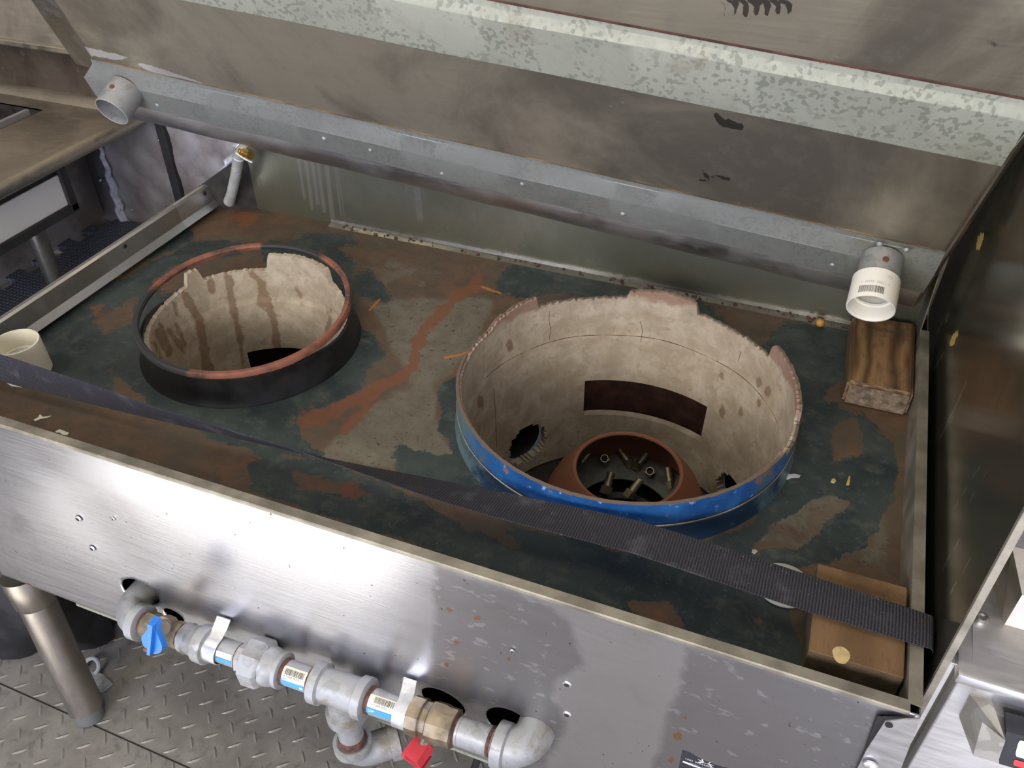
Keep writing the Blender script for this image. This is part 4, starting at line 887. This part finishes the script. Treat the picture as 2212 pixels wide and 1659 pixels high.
b2 = block('wood_block', at((1767, 1217), 2, zt2)[:2], [.1725, .657], [.1725, .546], at((1747, 1405), 2, zt2)[:2], zt2, 0.0005, [M['wood_light'], M['wood_side'], M['wood_side']], 'pale brown wood block under the end of the black strap, front right corner', .0009)
kn = MB(); c_ = at((1817, 1415), 2, zt2 + .0007)
kn.add([c_ + [.0080 * math.cos(t) * (1 + .08 * math.sin(3 * t)), .0098 * math.sin(t), 0] for t in np.linspace(0, 2 * math.pi, 20)[:-1]], [tuple(range(19))]); kn.build('pale_knot', m_plain('pale_resin_knot', (.50, .36, .17), .6, 0, .2, 120), b2)

# webbing strap, stretched across the front of the deck and twisted at its left end
n = 260; XA, XBn = -1.085, .1905; G = []; al, ac = [], []
th_k = ([-1.09, -.95, -.82, -.70, -.60, -.50, -.42, -.34, -.25, -.1, .1, .19], [-98, -93, -80, -66, -58, -50, -38, -24, -12, -4, 0, 0])
z_k = ([-1.09, -.9, -.5, -.1, .08, .19], [.0545, .057, .062, .063, .0575, .0555]); y_k = ([-1.09, -.70, -.45, -.30, -.1, .19], [.594, .590, .594, .596, .608, .602]); w_k = ([-1.09, -.2, .05, .19], [.047, .049, .046, .040])
for i in range(n + 1):
    x = XA + (XBn - XA) * i / n; th = math.radians(np.interp(x, *th_k)); z = np.interp(x, *z_k); y = np.interp(x, *y_k); w = np.interp(x, *w_k); row = []
    for j in range(9):
        q = (j / 8 - .5); row.append((x, y + w * q * math.cos(th), z + w * q * math.sin(th) + .0006 * math.sin(x * 9 + q * 5))); al.append(i * (XBn - XA) / n); ac.append(q * w)
    G.append(row)
for k in range(1, 14):
    a = min(1, k / 4) * math.pi / 2; row = []
    for j in range(9):
        q = (j / 8 - .5); row.append((XBn + .006 * math.sin(a), .602 + .040 * q, .0555 - .006 * (1 - math.cos(a)) - max(0, k - 4) * .006)); al.append((XBn - XA) + k * .004); ac.append(q * .04)
    G.append(row)
mb = MB().sheet(G, (0, 0, -.0016)); V = np.concatenate(mb.v)
o = mk('webbing_strap', V, mb.f, M['webbing'], None, True, attrs=dict(along=np.r_[al, al], across=np.r_[ac, ac]), sharp=50)
tag(o, 'black ribbed webbing strap stretched across the front of the deck', 'strap')
# small debris
def bit(name, p_, outline, h, mat, label, cat, grp=None):
    c_ = at(p_, 2, 0.0); o = MB().prism([(a * .001, b * .001, 0) for a, b in outline], c_ + [0, 0, .0002], c_ + [0, 0, .0002 + h]).build(name, mat); return tag(o, label, cat, grp)
c_ = at((1772, 697), 2, .006); o = MB().lathe([(-.0062, .001), (-.0055, .0042), (-.002, .0068), (.002, .0068), (.0055, .0042), (.0062, .001)], c_, (.3, .2, 1), 16).build('dried_pea', m_plain('ochre_pellet', (.42, .22, .05), .55, 0, .2, 200), None, True)
tag(o, 'small round ochre pellet on the deck against the back splash', 'pellet')
bit('plastic_scrap', (1708, 1030), [(-9, -6), (-3, -7), (1, -2), (10, 2), (11, 6), (4, 6), (-1, 3), (-7, 4), (-10, 0)], .0012, m_plain('translucent_scrap', (.52, .54, .56), .3), 'jagged clear white plastic scrap against the blue collar', 'scrap')
bit('yellow_husk', (1831, 1040), [(-1.5, -8), (2, -7), (2.6, 2), (2.0, 10), (.6, 9), (-.6, 0)], .0009, m_plain('yellow_husk_', (.45, .29, .07), .6), 'thin yellow husk lying on the deck right of the blue collar', 'crumb')
bit('yellow_crumb', (1800, 1040), [(-3, -3), (1, -4), (3, 0), (1, 4), (-2, 2)], .002, m_plain('yellow_crumb_', (.46, .36, .15), .6), 'tiny yellow crumb beside the thin husk on the deck', 'crumb')
bit('paint_flake', (92, 903), [(-8, 4), (0, 1), (9, 7), (7, 2), (0, -3), (-3, -9), (-7, -8), (-5, -2)], .0012, M['label_paper'], 'crooked cream paint flake near the front flange, at the left', 'flake')
bit('paint_flake', (136, 935), [(-10, -2), (-8, -4), (-3, -2), (4, -4), (10, -2), (9, 2), (-8, 3)], .0012, M['label_paper'], 'narrow straight cream flake right of the crooked one by the front flange', 'flake')
bit('white_chip', (32, 828), [(-18, 6), (16, 0), (17, -4), (0, -7), (-18, -2)], .002, M['pvc'], 'white chip peeping out in front of the strap at its left end', 'chip')
bit('rice_grain', (1632, 1219), [(-3, -1), (2, -1.6), (3, 0), (1, 1.5), (-3, 1)], .0014, M['white_paint'], 'white grain on the deck behind the strap above the grey cap', 'grain')
bit('glass_crumb', (1630, 1193), [(-3, -2), (1, -3), (3, 1), (0, 3), (-3, 1)], .002, M['clear'], 'clear crumb on bare brown deck between the blue collar and the strap', 'crumb')
bit('green_sliver', (242, 590), [(-2, -14), (0, -14), (2, 12), (.5, 14)], .0008, m_plain('green_plastic', (.03, .22, .07), .5), 'thin green sliver on the deck at the foot of the left rail', 'sliver')
bit('orange_flake', (254, 597), [(-3, -5), (1, -5), (4, 1), (2, 6), (-2, 4)], .001, m_plain('orange_flake_', (.38, .18, .07), .7), 'orange flake on the deck beside the green sliver', 'flake')
bit('white_pebble', (442, 452), [(-5, -3), (1, -5), (5, 0), (3, 4), (-4, 3)], .004, M['pvc'], 'white crumb on the deck below the bare end of the left rail', 'crumb')

# drain hose with brass barb and cable tie at the rear left corner
YH = 1.150
hose = root('drain_hose', at((500, 430), 2, 0.0), 'milky plastic hose with brass barb and cable tie in the rear left corner', 'hose')
pts = [at((495, 436), 1, YH + .018), at((500, 420), 1, YH + .012), at((508, 385), 1, YH + .006), at((513, 355), 1, YH + .003), at((515, 340), 1, YH), at((522, 322), 1, YH - .002), at((532, 308), 1, YH - .005)]
def smooth_path(P_, m):
    P_ = np.array(P_); t = np.r_[0, np.cumsum(np.linalg.norm(np.diff(P_, axis=0), axis=1))]; tt = np.linspace(0, t[-1], m)
    Q = np.c_[[np.interp(tt, t, P_[:, k]) for k in range(3)]].T
    for _ in range(4): Q[1:-1] = (Q[:-2] + 2 * Q[1:-1] + Q[2:]) / 4
    return Q
Q = smooth_path(pts, 30); MB().tube(Q, np.r_[np.linspace(.0105, .0095, 6), np.full(18, .0095), np.linspace(.009, .0070, 6)], 14).build('tube', M['clear'], hose, True)
MB().lathe([(0, .007), (.006, .009), (.006, .0075), (.012, .009), (.012, .0075), (.020, .0085), (.026, .0085)], at((520, 326), 1, YH - .006), at((540, 334), 1, YH - .012) - at((520, 326), 1, YH - .006), 16).build('brass_barb', M['brass_bright'], hose, True)
tz = MB(); c_ = at((519, 338), 1, YH - .004); a_ = nrm(at((540, 345), 1, YH - .006) - at((500, 328), 1, YH - .002)); tz.lathe([(-.0015, .0095), (.0015, .0095), (.0015, .0085), (-.0015, .0085)], at((516, 340), 1, YH), Q[14] - Q[18], 20, cap=False, closed=True)
tz.tube([at((510, 330), 1, YH - .012), at((530, 344), 1, YH - .014), at((545, 351), 1, YH - .012)], .0016, 8); tz.build('cable_tie', M['zip'], hose, True)

# ------------------------------------------------------------------ gas manifold along the apron
PY = .4765
PD = nrm([1, 0, .063]); PN = np.cross(PD, [0, 1, 0]); PN = PN if PN[2] > 0 else -PN
_cl = {}
def axpt(pxx):
    """point of the pipe axis seen in image column pxx"""
    lo, hi = -.85, -.10
    for _ in range(40):
        mid = (lo + hi) / 2; p_ = np.array([mid, PY, -.240 + .063 * (mid + .75)])
        if proj([p_])[0][0] < pxx: lo = mid
        else: hi = mid
    return np.array([lo, PY, -.240 + .063 * (lo + .75)])
gm = root('gas_manifold', axpt(640) + [0, 0, -.06], 'galvanised threaded gas pipe run with brass valves along the bottom of the front apron', 'pipe')
def run(name, x0, x1, prof, mat, par=gm, seg=40, ref=None, smooth=True, sharp=35):
    """prof: [(fraction 0..1, radius)] between two image columns"""
    a, b = axpt(x0), axpt(x1); L = np.linalg.norm(b - a)
    return MB().lathe([(f_ * L, r) for f_, r in prof], a, PD, seg, ref=ref).build(name, mat, par, smooth, sharp=sharp)
RP = .0167
def elbow(name, c_end, xdir, hole_pt, mat, r=.0235):
    """90 degree street elbow from the pipe axis back through the apron"""
    a = np.array(c_end); ctr_r = .030; pts = []
    for i in range(13):
        t = math.radians(90 * i / 12); pts.append(a + xdir * ctr_r * math.sin(t) + np.array([0, 1, 0]) * ctr_r * (1 - math.cos(t)))
    pts = [a - xdir * .004] + pts + [pts[-1] + np.array([0, .03, 0])]
    e = MB().tube(pts, r - .001, 28).build(name, mat, gm, True, sharp=60)
    MB().lathe([(-.008, r - .002), (-.007, r + .003), (.006, r + .003), (.008, r - .001)], a, xdir, 40).build('banded_end', mat, e, True)
    return e
eL = axpt(303); elbow('elbow', eL, -PD, None, M['galv_pipe'], .0225)
eR = axpt(1086); elbow('elbow', eR, PD, None, M['galv_pipe'], .0245)
run('thread', 306, 322, [(0, .0155), (.2, .0168), (.4, .0160), (.6, .0170), (.8, .0160), (1, .0165)], M['thread'])
v1 = run('ball_valve', 318, 395, [(0, .0172), (.02, .0195), (.22, .0195), (.26, .0165), (.34, .0190), (.42, .0212), (.62, .0205), (.70, .0165), (.76, .0182), (.98, .0182), (1, .016)], M['brass'], seg=8, ref=[.0, .4, 1], sharp=25)
run('nipple', 392, 412, [(0, .0155), (1, .0155)], M['galv_pipe'])
run('reducer', 398, 456, [(0, .0165), (.03, .0200), (.20, .0210), (.24, .0190), (.40, .0205), (.52, .0205), (.60, .0225), (.64, .0255), (.92, .0262), (.97, .025), (1, .019)], M['galv_pipe'])
run('thread', 455, 460, [(0, .0172), (1, .0172)], M['thread'])
n1_ = run('pipe_nipple', 456, 524, [(0, RP), (1, RP)], M['galv_pipe'])
run('thread', 519, 526, [(0, .0172), (.3, .0165), (.6, .0172), (1, .0165)], M['thread'])
un = run('union', 524, 616, [(0, .018), (.01, .0212), (.24, .0212), (.25, .0212)], M['galv_pipe'], seg=8, sharp=20)
run('union_nut', 542, 580, [(0, .030), (.05, .0328), (.80, .0328), (.9, .031), (1, .0275)], M['galv_pipe'], seg=8, ref=[0, .4, 1], sharp=20)
run('union_tail', 578, 616, [(0, .0262), (.25, .0258), (.55, .0235), (.7, .0215), (.74, .0238), (.96, .0238), (1, .020)], M['galv_pipe'], seg=40)
run('thread', 612, 625, [(0, .0180), (.2, .0170), (.4, .0178), (.6, .0168), (.8, .0176), (1, .0166)], M['thread'])
n2_ = run('pipe_nipple', 612, 686, [(0, RP), (1, RP)], M['galv_pipe'])
run('thread', 672, 690, [(0, .0168), (.2, .0174), (.4, .0166), (.6, .0176), (.8, .0168), (1, .0178)], M['thread'])
tee = run('tee', 682, 798, [(0, .0205), (.01, .0268), (.16, .0268), (.19, .0225), (.80, .0225), (.83, .0268), (.98, .0268), (1, .021)], M['galv_pipe'])
tc_ = axpt(739); DB = nrm([.035, -.06, -1.0])
MB().lathe([(.0, .021), (.036, .0215), (.037, .0262), (.052, .0262), (.053, .020)], tc_, DB, 36, ref=[1, 0, 0]).build('tee_branch', M['galv_pipe'], tee, True)
MB().lathe([(.048, RP), (.102, RP)], tc_, DB, 36, ref=[1, 0, 0]).build('pipe_nipple', M['galv_pipe'], gm, True)
MB().lathe([(.094, .0172), (.098, .0185), (.104, .0186), (.108, .019)], tc_, DB, 30, ref=[1, 0, 0]).build('thread', M['thread'], gm, True)
a = tc_ + DB * .110; pts = [a - DB * .004] + [a + DB * .028 * math.sin(math.radians(q)) + nrm([.75, .65, 0]) * .028 * (1 - math.cos(math.radians(q))) for q in range(0, 91, 9)]; pts.append(pts[-1] + nrm([.75, .65, 0]) * .022)
e = MB().tube(pts, .0215, 26).build('elbow', M['galv_pipe'], gm, True, sharp=60)
MB().lathe([(-.004, .021), (-.003, .0258), (.010, .0258), (.012, .0215)], a, DB, 36).build('banded_end', M['galv_pipe'], e, True)
MB().lathe([(-.003, .0258), (.010, .0262), (.012, .022), (.011, .010), (-.002, .012)], pts[-1], nrm([.75, .65, 0]), 36).build('banded_end', M['galv_pipe'], e, True)
run('thread', 794, 808, [(0, .0182), (.3, .0172), (.6, .0178), (1, .0168)], M['thread'])
n3_ = run('pipe_nipple', 798, 884, [(0, RP), (1, RP)], M['galv_pipe'])
run('thread', 882, 892, [(0, .0172), (.5, .0168), (1, .018)], M['thread'])
v2 = run('ball_valve', 888, 986, [(0, .019), (.02, .0238), (.28, .0238), (.31, .0215), (.36, .0225), (.44, .0225), (.47, .0250), (.72, .0252), (.78, .0238), (.98, .0238), (1, .020)], M['brass'], seg=10, sharp=22)
run('thread', 984, 1000, [(0, .0182), (.2, .0172), (.4, .0180), (.6, .017), (.8, .0178), (1, .0168)], M['thread'])
run('pipe_nipple', 990, 1070, [(0, RP + .001), (1, RP + .001)], M['galv_pipe'])
run('thread', 1058, 1082, [(0, .0176), (.2, .0186), (.4, .0176), (.6, .0188), (.8, .0178), (1, .019)], M['thread'])

def oncyl(p0, u, a, rr):
    """point on a pipe: distance u along the axis from p0, angle a from straight up towards the photographer"""
    fwd = np.array([0, -1, 0]); return p0 + PD * u + rr * (math.cos(a) * PN + math.sin(a) * fwd)
def patch(name, x0, x1, a0, a1, mat, par, rr=RP + .0003):
    p0 = axpt(x0); L = np.linalg.norm(axpt(x1) - p0)
    return MB().sheet([[oncyl(p0, L * i / 3, a0 + (a1 - a0) * j / 12, rr) for j in range(13)] for i in range(4)]).build(name, mat, par, True)
def barcode(x0, x1, a0, a1, par, seed):
    random.seed(seed); p0 = axpt(x0); L = np.linalg.norm(axpt(x1) - p0); b = MB(); u = 0
    while u < L:
        w = random.choice((.0004, .0007, .0011)); b.sheet([[oncyl(p0, q, a0 + (a1 - a0) * j / 5, RP + .0006) for j in range(6)] for q in (u, min(L, u + w))]); u += w + random.choice((.0006, .0009))
    b.build('printed_barcode', M['ink'], par); random.seed(3)
def pipe_text(txt, size, x0, a_, par, mat, sp=1.0):
    tv, tf = text_mesh(txt, size, sp); p0 = axpt(x0)
    mk('label_lettering', [oncyl(p0, q[0], a_ - q[1] / RP, RP + .0006) for q in tv], tf, mat, par)
patch('label_paper', 622, 673, .05, 1.62, M['label_paper'], n2_); patch('label_stripe', 622, 673, 1.12, 1.58, M['label_blue'], n2_, RP + .0005); barcode(628, 668, .22, .66, n2_, 21)
pipe_text('6 71404 20218', .0034, 629, .84, n2_, M['ink'], 1.1); pipe_text('LDP', .0042, 624, 1.08, n2_, M['label_blue']); pipe_text('1 x 2', .0030, 662, 1.10, n2_, M['ink'])
patch('label_white_box', 663, 670, 1.28, 1.48, M['white_paint'], n2_, RP + .0007)
patch('label_paper', 806, 862, .0, .95, M['label_paper'], n3_); patch('label_stripe', 806, 862, .98, 1.42, M['label_blue'], n3_, RP + .0005); barcode(818, 860, .12, .55, n3_, 8)
pipe_text('6 71404 20317', .0034, 815, .76, n3_, M['ink'], 1.1); pipe_text('LDP', .0046, 810, 1.28, n3_, M['white_paint'])
patch('label_stripe', 484, 516, 1.10, 1.5, M['label_blue'], n1_, RP + .0005); patch('label_paper', 484, 516, .62, 1.06, M['white_paint'], n1_)
# handles
HB = at((337, 1378), 1, PY - .043)
fw_ = nrm([.05, -1, .28]); up_ = nrm(np.array([.12, .2, 1]) - fw_ * (np.array([.12, .2, 1]) @ fw_)); rt_ = np.cross(up_, fw_) * -1
if rt_[0] < 0: rt_ = -rt_
def hv(x, y, z): return HB + rt_ * x + up_ * y + fw_ * z
pts2 = [(.0165 * math.sin(t), -.0030 - .0165 * math.cos(t)) for t in np.linspace(-1.9, 1.9, 22)]; ol = pts2 + [(.0075, .020), (.0080, .034), (.0060, .0365), (-.0030, .0365), (-.0045, .034), (-.0065, .020)]
hb = MB().add([hv(x, y, 0) for x, y in ol] + [hv(x * .93, y * .97, .008) for x, y in ol], [tuple(range(len(ol)))[::-1], tuple(range(len(ol), 2 * len(ol)))] + [(i, (i + 1) % len(ol), len(ol) + (i + 1) % len(ol), len(ol) + i) for i in range(len(ol))])
han = hb.build('valve_handle', M['blue'], v1, True, sharp=30)
V_ = [(-.0035, -.018), (.0030, -.018), (.0070, .035), (-.0028, .035)]
MB().add([hv(x, y, .006) for x, y in V_] + [hv(x * .7 + .0004, y * .96, .0145) for x, y in V_], [(0, 1, 2, 3), (4, 5, 6, 7)] + [(i, (i + 1) % 4, 4 + (i + 1) % 4, 4 + i) for i in range(4)]).build('handle_ridge', M['blue'], v1, True, sharp=30)
MB().lathe([(0, .0030), (.0012, .0028)], hv(-.0055, -.012, .0125), fw_, 12).build('handle_screw', M['rust'], v1, True)
MB().lathe([(0, .009), (.024, .009)], (axpt(345) + HB) / 2 + np.array([0, .012, 0]), HB - axpt(345), 16).build('valve_stem', M['brass'], v1, True)
tv, tf = text_mesh('WOG 600', .0058, 1.05); mk('handle_lettering', [hv(.0026 - q[1] * .8, -.008 + q[0], .0147) for q in tv], tf, m_plain('pale_blue_relief', (.16, .38, .78), .4), v1)
# red wedge handle under the second valve
r0 = axpt(931) + np.array([-.006, -.012, -.036]); ra = nrm([-.22, -.95, -.12]); rb = nrm(np.cross(ra, [0, 0, 1.0])); rcx = np.cross(rb, ra)
def rv_(x, y, z): return r0 + rb * x + rcx * y + ra * z
oct_ = [(-.012, -.010), (.012, -.010), (.016, .0), (.011, .012), (-.011, .012), (-.016, .0)]
sign = 1 if rb[0] > 0 else -1
Vh = [rv_(x * .95 * sign, y, .0) for x, y in oct_] + [rv_(x * sign, y, .026) for x, y in oct_] + [rv_(x * .68 * sign, y * .68, .026) for x, y in oct_] + [rv_(x * .62 * sign, y * .62, .018) for x, y in oct_]
Fh = [tuple(range(6))[::-1]] + [(k * 6 + i, k * 6 + (i + 1) % 6, (k + 1) * 6 + (i + 1) % 6, (k + 1) * 6 + i) for k in range(3) for i in range(6)] + [(18, 19, 20, 21, 22, 23)]
MB().add(Vh, Fh).build('valve_handle', M['red'], v2, False)
MB().add([rv_(sign * .006, -.012, .006), rv_(sign * .016, -.004, .006), rv_(sign * .010, -.026, .020), rv_(sign * .006, -.012, .024), rv_(sign * .016, -.004, .024), rv_(sign * .012, -.027, .026)], [(0, 1, 2), (5, 4, 3), (0, 3, 4, 1), (1, 4, 5, 2), (2, 5, 3, 0)]).build('handle_lug', M['red'], v2)
MB().lathe([(0, .0052), (.005, .0050), (.005, .002)], rv_(0, 0, .0178), ra, 6).build('handle_nut', M['brass'], v2)
MB().lathe([(0, .009), (.026, .009)], axpt(930) + np.array([0, -.002, -.012]), (-.15, -.5, -.8), 16).build('valve_stem', M['brass'], v2, True)

# pipe straps screwed to the apron
def pstrap(x0, x1, top_px, label):
    p0, p1 = axpt(x0), axpt(x1); w = np.linalg.norm(p1 - p0); rt = root('pipe_strap', (p0 + p1) / 2 - [0, 0, .02], label, 'pipe strap', 'straps holding the gas pipe')
    pr = []
    tp = at(top_px, 1, YF - .002)
    for a in np.linspace(200, -12, 24): t = math.radians(a); pr.append(np.array([0, -math.sin(t) * (RP + .0022), math.cos(t) * (RP + .0022)]))
    pr = [q + [0, 0, 0] for q in pr]; last = pr[-1]; H = tp[2] - (p0[2] + p1[2]) / 2
    end = np.array([0, YF - PY - .0030, last[2] + .008]); pr += [last + (end - last) * .5 + [0, .002, -.001], end, np.array([0, YF - PY - .0022, (end[2] + H) / 2]), np.array([0, YF - PY - .0022, H])]
    lean = tp[0] - ((p0 + p1) / 2)[0]
    G = []
    for i, q in enumerate(pr):
        k = max(0, (i - len(pr) + 5) / 4); s = 1 - .18 * (i == len(pr) - 1); G.append([(p0 + p1) / 2 + PD * (w * (j / 4 - .5) * s) + q + np.array([lean * k, 0, 0]) for j in range(5)])
    MB().sheet(G, (0, -.0014, .0002)).build('band', M['strap_zinc'], rt, True)
    c_ = np.array([tp[0] - lean * .15, YF - .0036, tp[2] - .010]); MB().lathe([(0, .0062), (.0014, .0058), (.0034, .0036), (.0026, .0020)], c_, (0, -1, 0), 16).build('screw', M['galv_dull'], rt, True)
pstrap(453, 482, (482, 1333), 'galvanised pipe strap between the reducer and the nut of the union, nearer the blue handle')
pstrap(861, 889, (881, 1469), 'galvanised pipe strap beside the larger brass valve, nearer the red handle')

# ------------------------------------------------------------------ right side: heat shield and fryer
XP = .2000
pts = [at((2212, 1115), 0, XP), at((2003, 1474), 0, XP)]
yf0 = (pts[0][1] + pts[1][1]) / 2
sp = root('side_shield', (XP, .95, -.70), 'tall dark stainless side shield with scratches, standing right of the range', 'panel')
sy = np.linspace(yf0, 1.36, 160); sz = np.linspace(-.70, .375, 150); SYg, SZg = np.meshgrid(sy, sz, indexing='ij'); SP_ = np.c_[np.full(SYg.size, XP), SYg.ravel(), SZg.ravel()]; spx = proj(SP_)
scr = np.zeros(len(SP_))
for a, b, w in (((2050, 672), (2042, 700), 1.6), ((2038, 690), (2018, 735), 1.2), ((2040, 760), (2014, 805), 1.6), ((2058, 760), (2030, 800), 1.0), ((2060, 795), (2046, 800), 1.4), ((2090, 820), (2030, 950), 1.6), ((2078, 860), (2040, 940), .9), ((2120, 1000), (2060, 1100), 1.3), ((2130, 1020), (2080, 1110), 1.0), ((2075, 1160), (2030, 1240), 1.3), ((2100, 1200), (2050, 1290), 1.2), ((2068, 1255), (2052, 1285), 1.8)): scr = np.maximum(scr, linemask(spx, [a, b], w * 1.6, 3.0))
yel = np.maximum(linemask(spx, [(2120, 508), (2113, 535)], 6, 4), .9 * linemask(spx, [(2066, 718), (2056, 742)], 7, 6)); sot = np.maximum(linemask(spx, [(2125, 480), (2135, 500)], 8, 10), .7 * linemask(spx, [(2212, 300), (2110, 470), (2050, 600)], 14, 16))
sot = np.maximum(sot, .55 * linemask(spx, [(2165, 760), (2175, 820), (2150, 880)], 2, 3))
ns = len(sz); mk('sheet', SP_, [(i * ns + j, (i + 1) * ns + j, (i + 1) * ns + j + 1, i * ns + j + 1) for i in range(len(sy) - 1) for j in range(ns - 1)], M['shield'], sp, attrs=dict(scratch=scr, yellow=yel, soot=sot)).modifiers.new('sheet_gauge', 'SOLIDIFY').thickness = .0014
MB().box((XP - .0012, yf0 - .005, -.70), (XP + .0055, yf0, .375), .0006).build('folded_edge', M['edge'], sp)

YR = .556
fy = root('fryer', (.5, .8, -.70), 'bright stainless fryer with lever handle and black label, right of the range', 'fryer')
zl = at((2060, 1432), 1, YR)[2]          # height of the front lip
MB().box((XP + .0085, YR + .004, -.70), (at((2038, 1480), 1, YR)[0] - .004, YR + .40, zl - .006), .001).build('side_stile', M['fryer_steel'], fy)
x_d = at((2062, 1478), 1, YR)[0]
MB().box((x_d, YR - .002, -.66), (.72, YR + .016, zl - .018), .0015).build('front_door', M['fryer_steel'], fy)
MB().box((XP + .010, YR + .012, -.70), (.72, 1.20, zl - .020)).build('cabinet_body', M['steel_dark'], fy)
MB().box((x_d - .006, YR - .012, zl - .012), (.72, YR + .10, zl + .001), .0035).build('front_lip', M['fryer_steel'], fy, True)
tp = [at((2048, 1425), 2, zl + .002), at((2230, 1480), 2, zl + .002)]
P_ = [(XP + .022, YR + .005, zl + .001), (.72, YR + .005, zl + .001), (.72, YR + .30, zl + .03), (XP + .022, YR + .30, zl + .03)]
MB().slab(P_, (0, 0, -.004)).build('sloping_deck', M['fryer_steel'], fy)
# cast hopper frame on the deck
k0, k1, k2, k3 = at((2162, 1362), 1, YR + .055), at((2208, 1285), 1, YR + .060), at((2186, 1180), 1, YR + .09), at((2144, 1262), 1, YR + .10)
k0[2] = min(k0[2], zl + .012)
hf = MB(); hf.add([k0, k1, k2, k3, k0 + [.003, .02, .0], k3 + [.003, .02, 0]], [(0, 1, 2, 3), (4, 5, 3, 0)]); far = [k1 + [.4, 0, 0], k0 + [.4, .0, 0], k2 + [.4, .01, 0]]
hf.add([k0, k1, far[0], far[1]], [(0, 1, 2, 3)]); hf.add([k1, k2, far[2], far[0]], [(0, 1, 2, 3)]); hf.build('hopper_frame', M['steel_warm'], fy)
c_ = at((2120, 1336), 2, zl + .008); MB().lathe([(-.004, .0068), (.0015, .0064), (.003, .004), (.0024, .0028), (.0015, .0026)], c_, (0, -.1, 1), 20).build('deck_screw', M['steel'], fy, True)
# lever handle: faceted cast block with a label plate on its right
LH = lambda p_, d: at(p_, 1, YR - d)
q = [LH((2096, 1502), .004), LH((2142, 1512), .004), LH((2172, 1600), .034), LH((2155, 1648), .034), LH((2102, 1632), .034), LH((2072, 1550), .004), LH((2122, 1560), .034)]
bk_ = [p_ * [1, 0, 1] + [0, YR - .0015, 0] for p_ in q]
MB().add(q + bk_, [(0, 6, 4, 5), (0, 1, 2, 6), (6, 2, 3, 4)] + [(a, b, b + 7, a + 7) for a, b in ((0, 1), (1, 2), (2, 3), (3, 4), (4, 5), (5, 0))]).build('lever_handle', m_galv('cast_zinc', (.40, .39, .35), (.30, .29, .26), .5, .5, 60, .5), fy)
b0, b1, b2, b3 = LH((2174, 1580), .030), LH((2260, 1604), .030), LH((2248, 1676), .030), LH((2158, 1650), .030)
lb = MB().slab([b0, b1, b2, b3], (0, .02, 0)).build('label_plate', M['sticker'], fy)
bl2 = lambda u, v: b0 + (b1 - b0) * u + (b3 - b0) * v + np.array([0, -.0006, 0])
wp = [(.40 + .06 * math.cos(t), .28 + .16 * math.sin(t)) for t in np.linspace(math.pi, 1.5 * math.pi, 6)] + [(.98, .12), (.98, .62)] + [(.40 + .06 * math.cos(t), .50 + .12 * math.sin(t)) for t in np.linspace(.5 * math.pi, math.pi, 6)]
MB().add([bl2(*a_) for a_ in wp], [tuple(range(len(wp)))]).build('white_panel', M['white_paint'], lb)
rp = [(.36, .72), (.98, .72), (.98, .92), (.36, .90), (.34, .81)]
MB().add([bl2(*a_) for a_ in rp], [tuple(range(5))]).build('red_panel', m_plain('label_red', (.55, .05, .06), .5), lb)

# ------------------------------------------------------------------ on the floor under the range
def lump(name, c_, rad, mat, label, cat, seed=1, n=28, parts=()):
    rr = np.random.default_rng(seed); ph = rr.random((7, 3)) * 6; fq = 1.5 + rr.random((7, 3)) * 4; V = []; m_ = n // 2
    for i in range(m_ + 1):
        a = math.pi * i / m_
        for k in range(n):
            b = 2 * math.pi * k / n; d = np.array([math.sin(a) * math.cos(b), math.sin(a) * math.sin(b), math.cos(a)])
            w = 1 + .05 * sum(math.sin(fq[q] @ d + ph[q][0]) for q in range(7)) + .035 * sum(abs(math.sin(2.6 * fq[q] @ d + ph[q][1])) for q in range(5)); p_ = d * w * rad; V.append(np.array(c_) + [p_[0], p_[1], max(p_[2], -rad[2] * .8)])
    Fc = [(i * n + k, i * n + (k + 1) % n, (i + 1) * n + (k + 1) % n, (i + 1) * n + k) for i in range(m_) for k in range(n)]
    o = mk(name, V, Fc, mat, None, True, sharp=60); return tag(o, label, cat)
c_ = at((70, 1330), 2, -.60)
lump('rubbish_bag', c_ * [1, 1, 0] + [-.05, .06, -.53], np.array([.15, .12, .205]), M['rubber'], 'crumpled black bag on the checker plate behind the left leg', 'bag', 4, 40)
# clear plastic clip by the leg
ct = at((208, 1468), 2, -.699); q = [at(p_, 2, -.6985) for p_ in ((196, 1452), (222, 1458), (244, 1478), (222, 1497), (200, 1488))]
cl = root('pipe_clip', ct, 'grey plastic pipe clip lying on the floor beside the foot of the left leg', 'clip')
MB().prism([p_ - q[0] for p_ in q], q[0], q[0] + [0, 0, .004]).build('tab', M['clear'], cl)
cc = at((198, 1440), 2, -.69); MB().tube([cc + [.016 * math.cos(t), .012 * math.sin(t), .010 * math.sin(t)] for t in np.linspace(-.6, 3.6, 16)], .0042, 8).build('hook', M['pvc_grey'], cl, True)
MB().lathe([(0, .006), (.003, .005)], at((216, 1475), 2, -.694), (0, 0, 1), 14).build('boss', M['pvc_grey'], cl, True)
o = MB().tube([at((1040, 1618), 2, -.52) * [1, 1, 0] + [.012, .02, -.318], at((1040, 1618), 2, -.52), at((1030, 1645), 2, -.60), at((1012, 1690), 2, -.68), at((985, 1720), 2, -.6935), at((960, 1710), 2, -.6935)], .006, 10).build('gas_hose', M['rubber'], None, True); tag(o, 'black hose hanging below the apron under the right end of the gas pipe', 'hose')
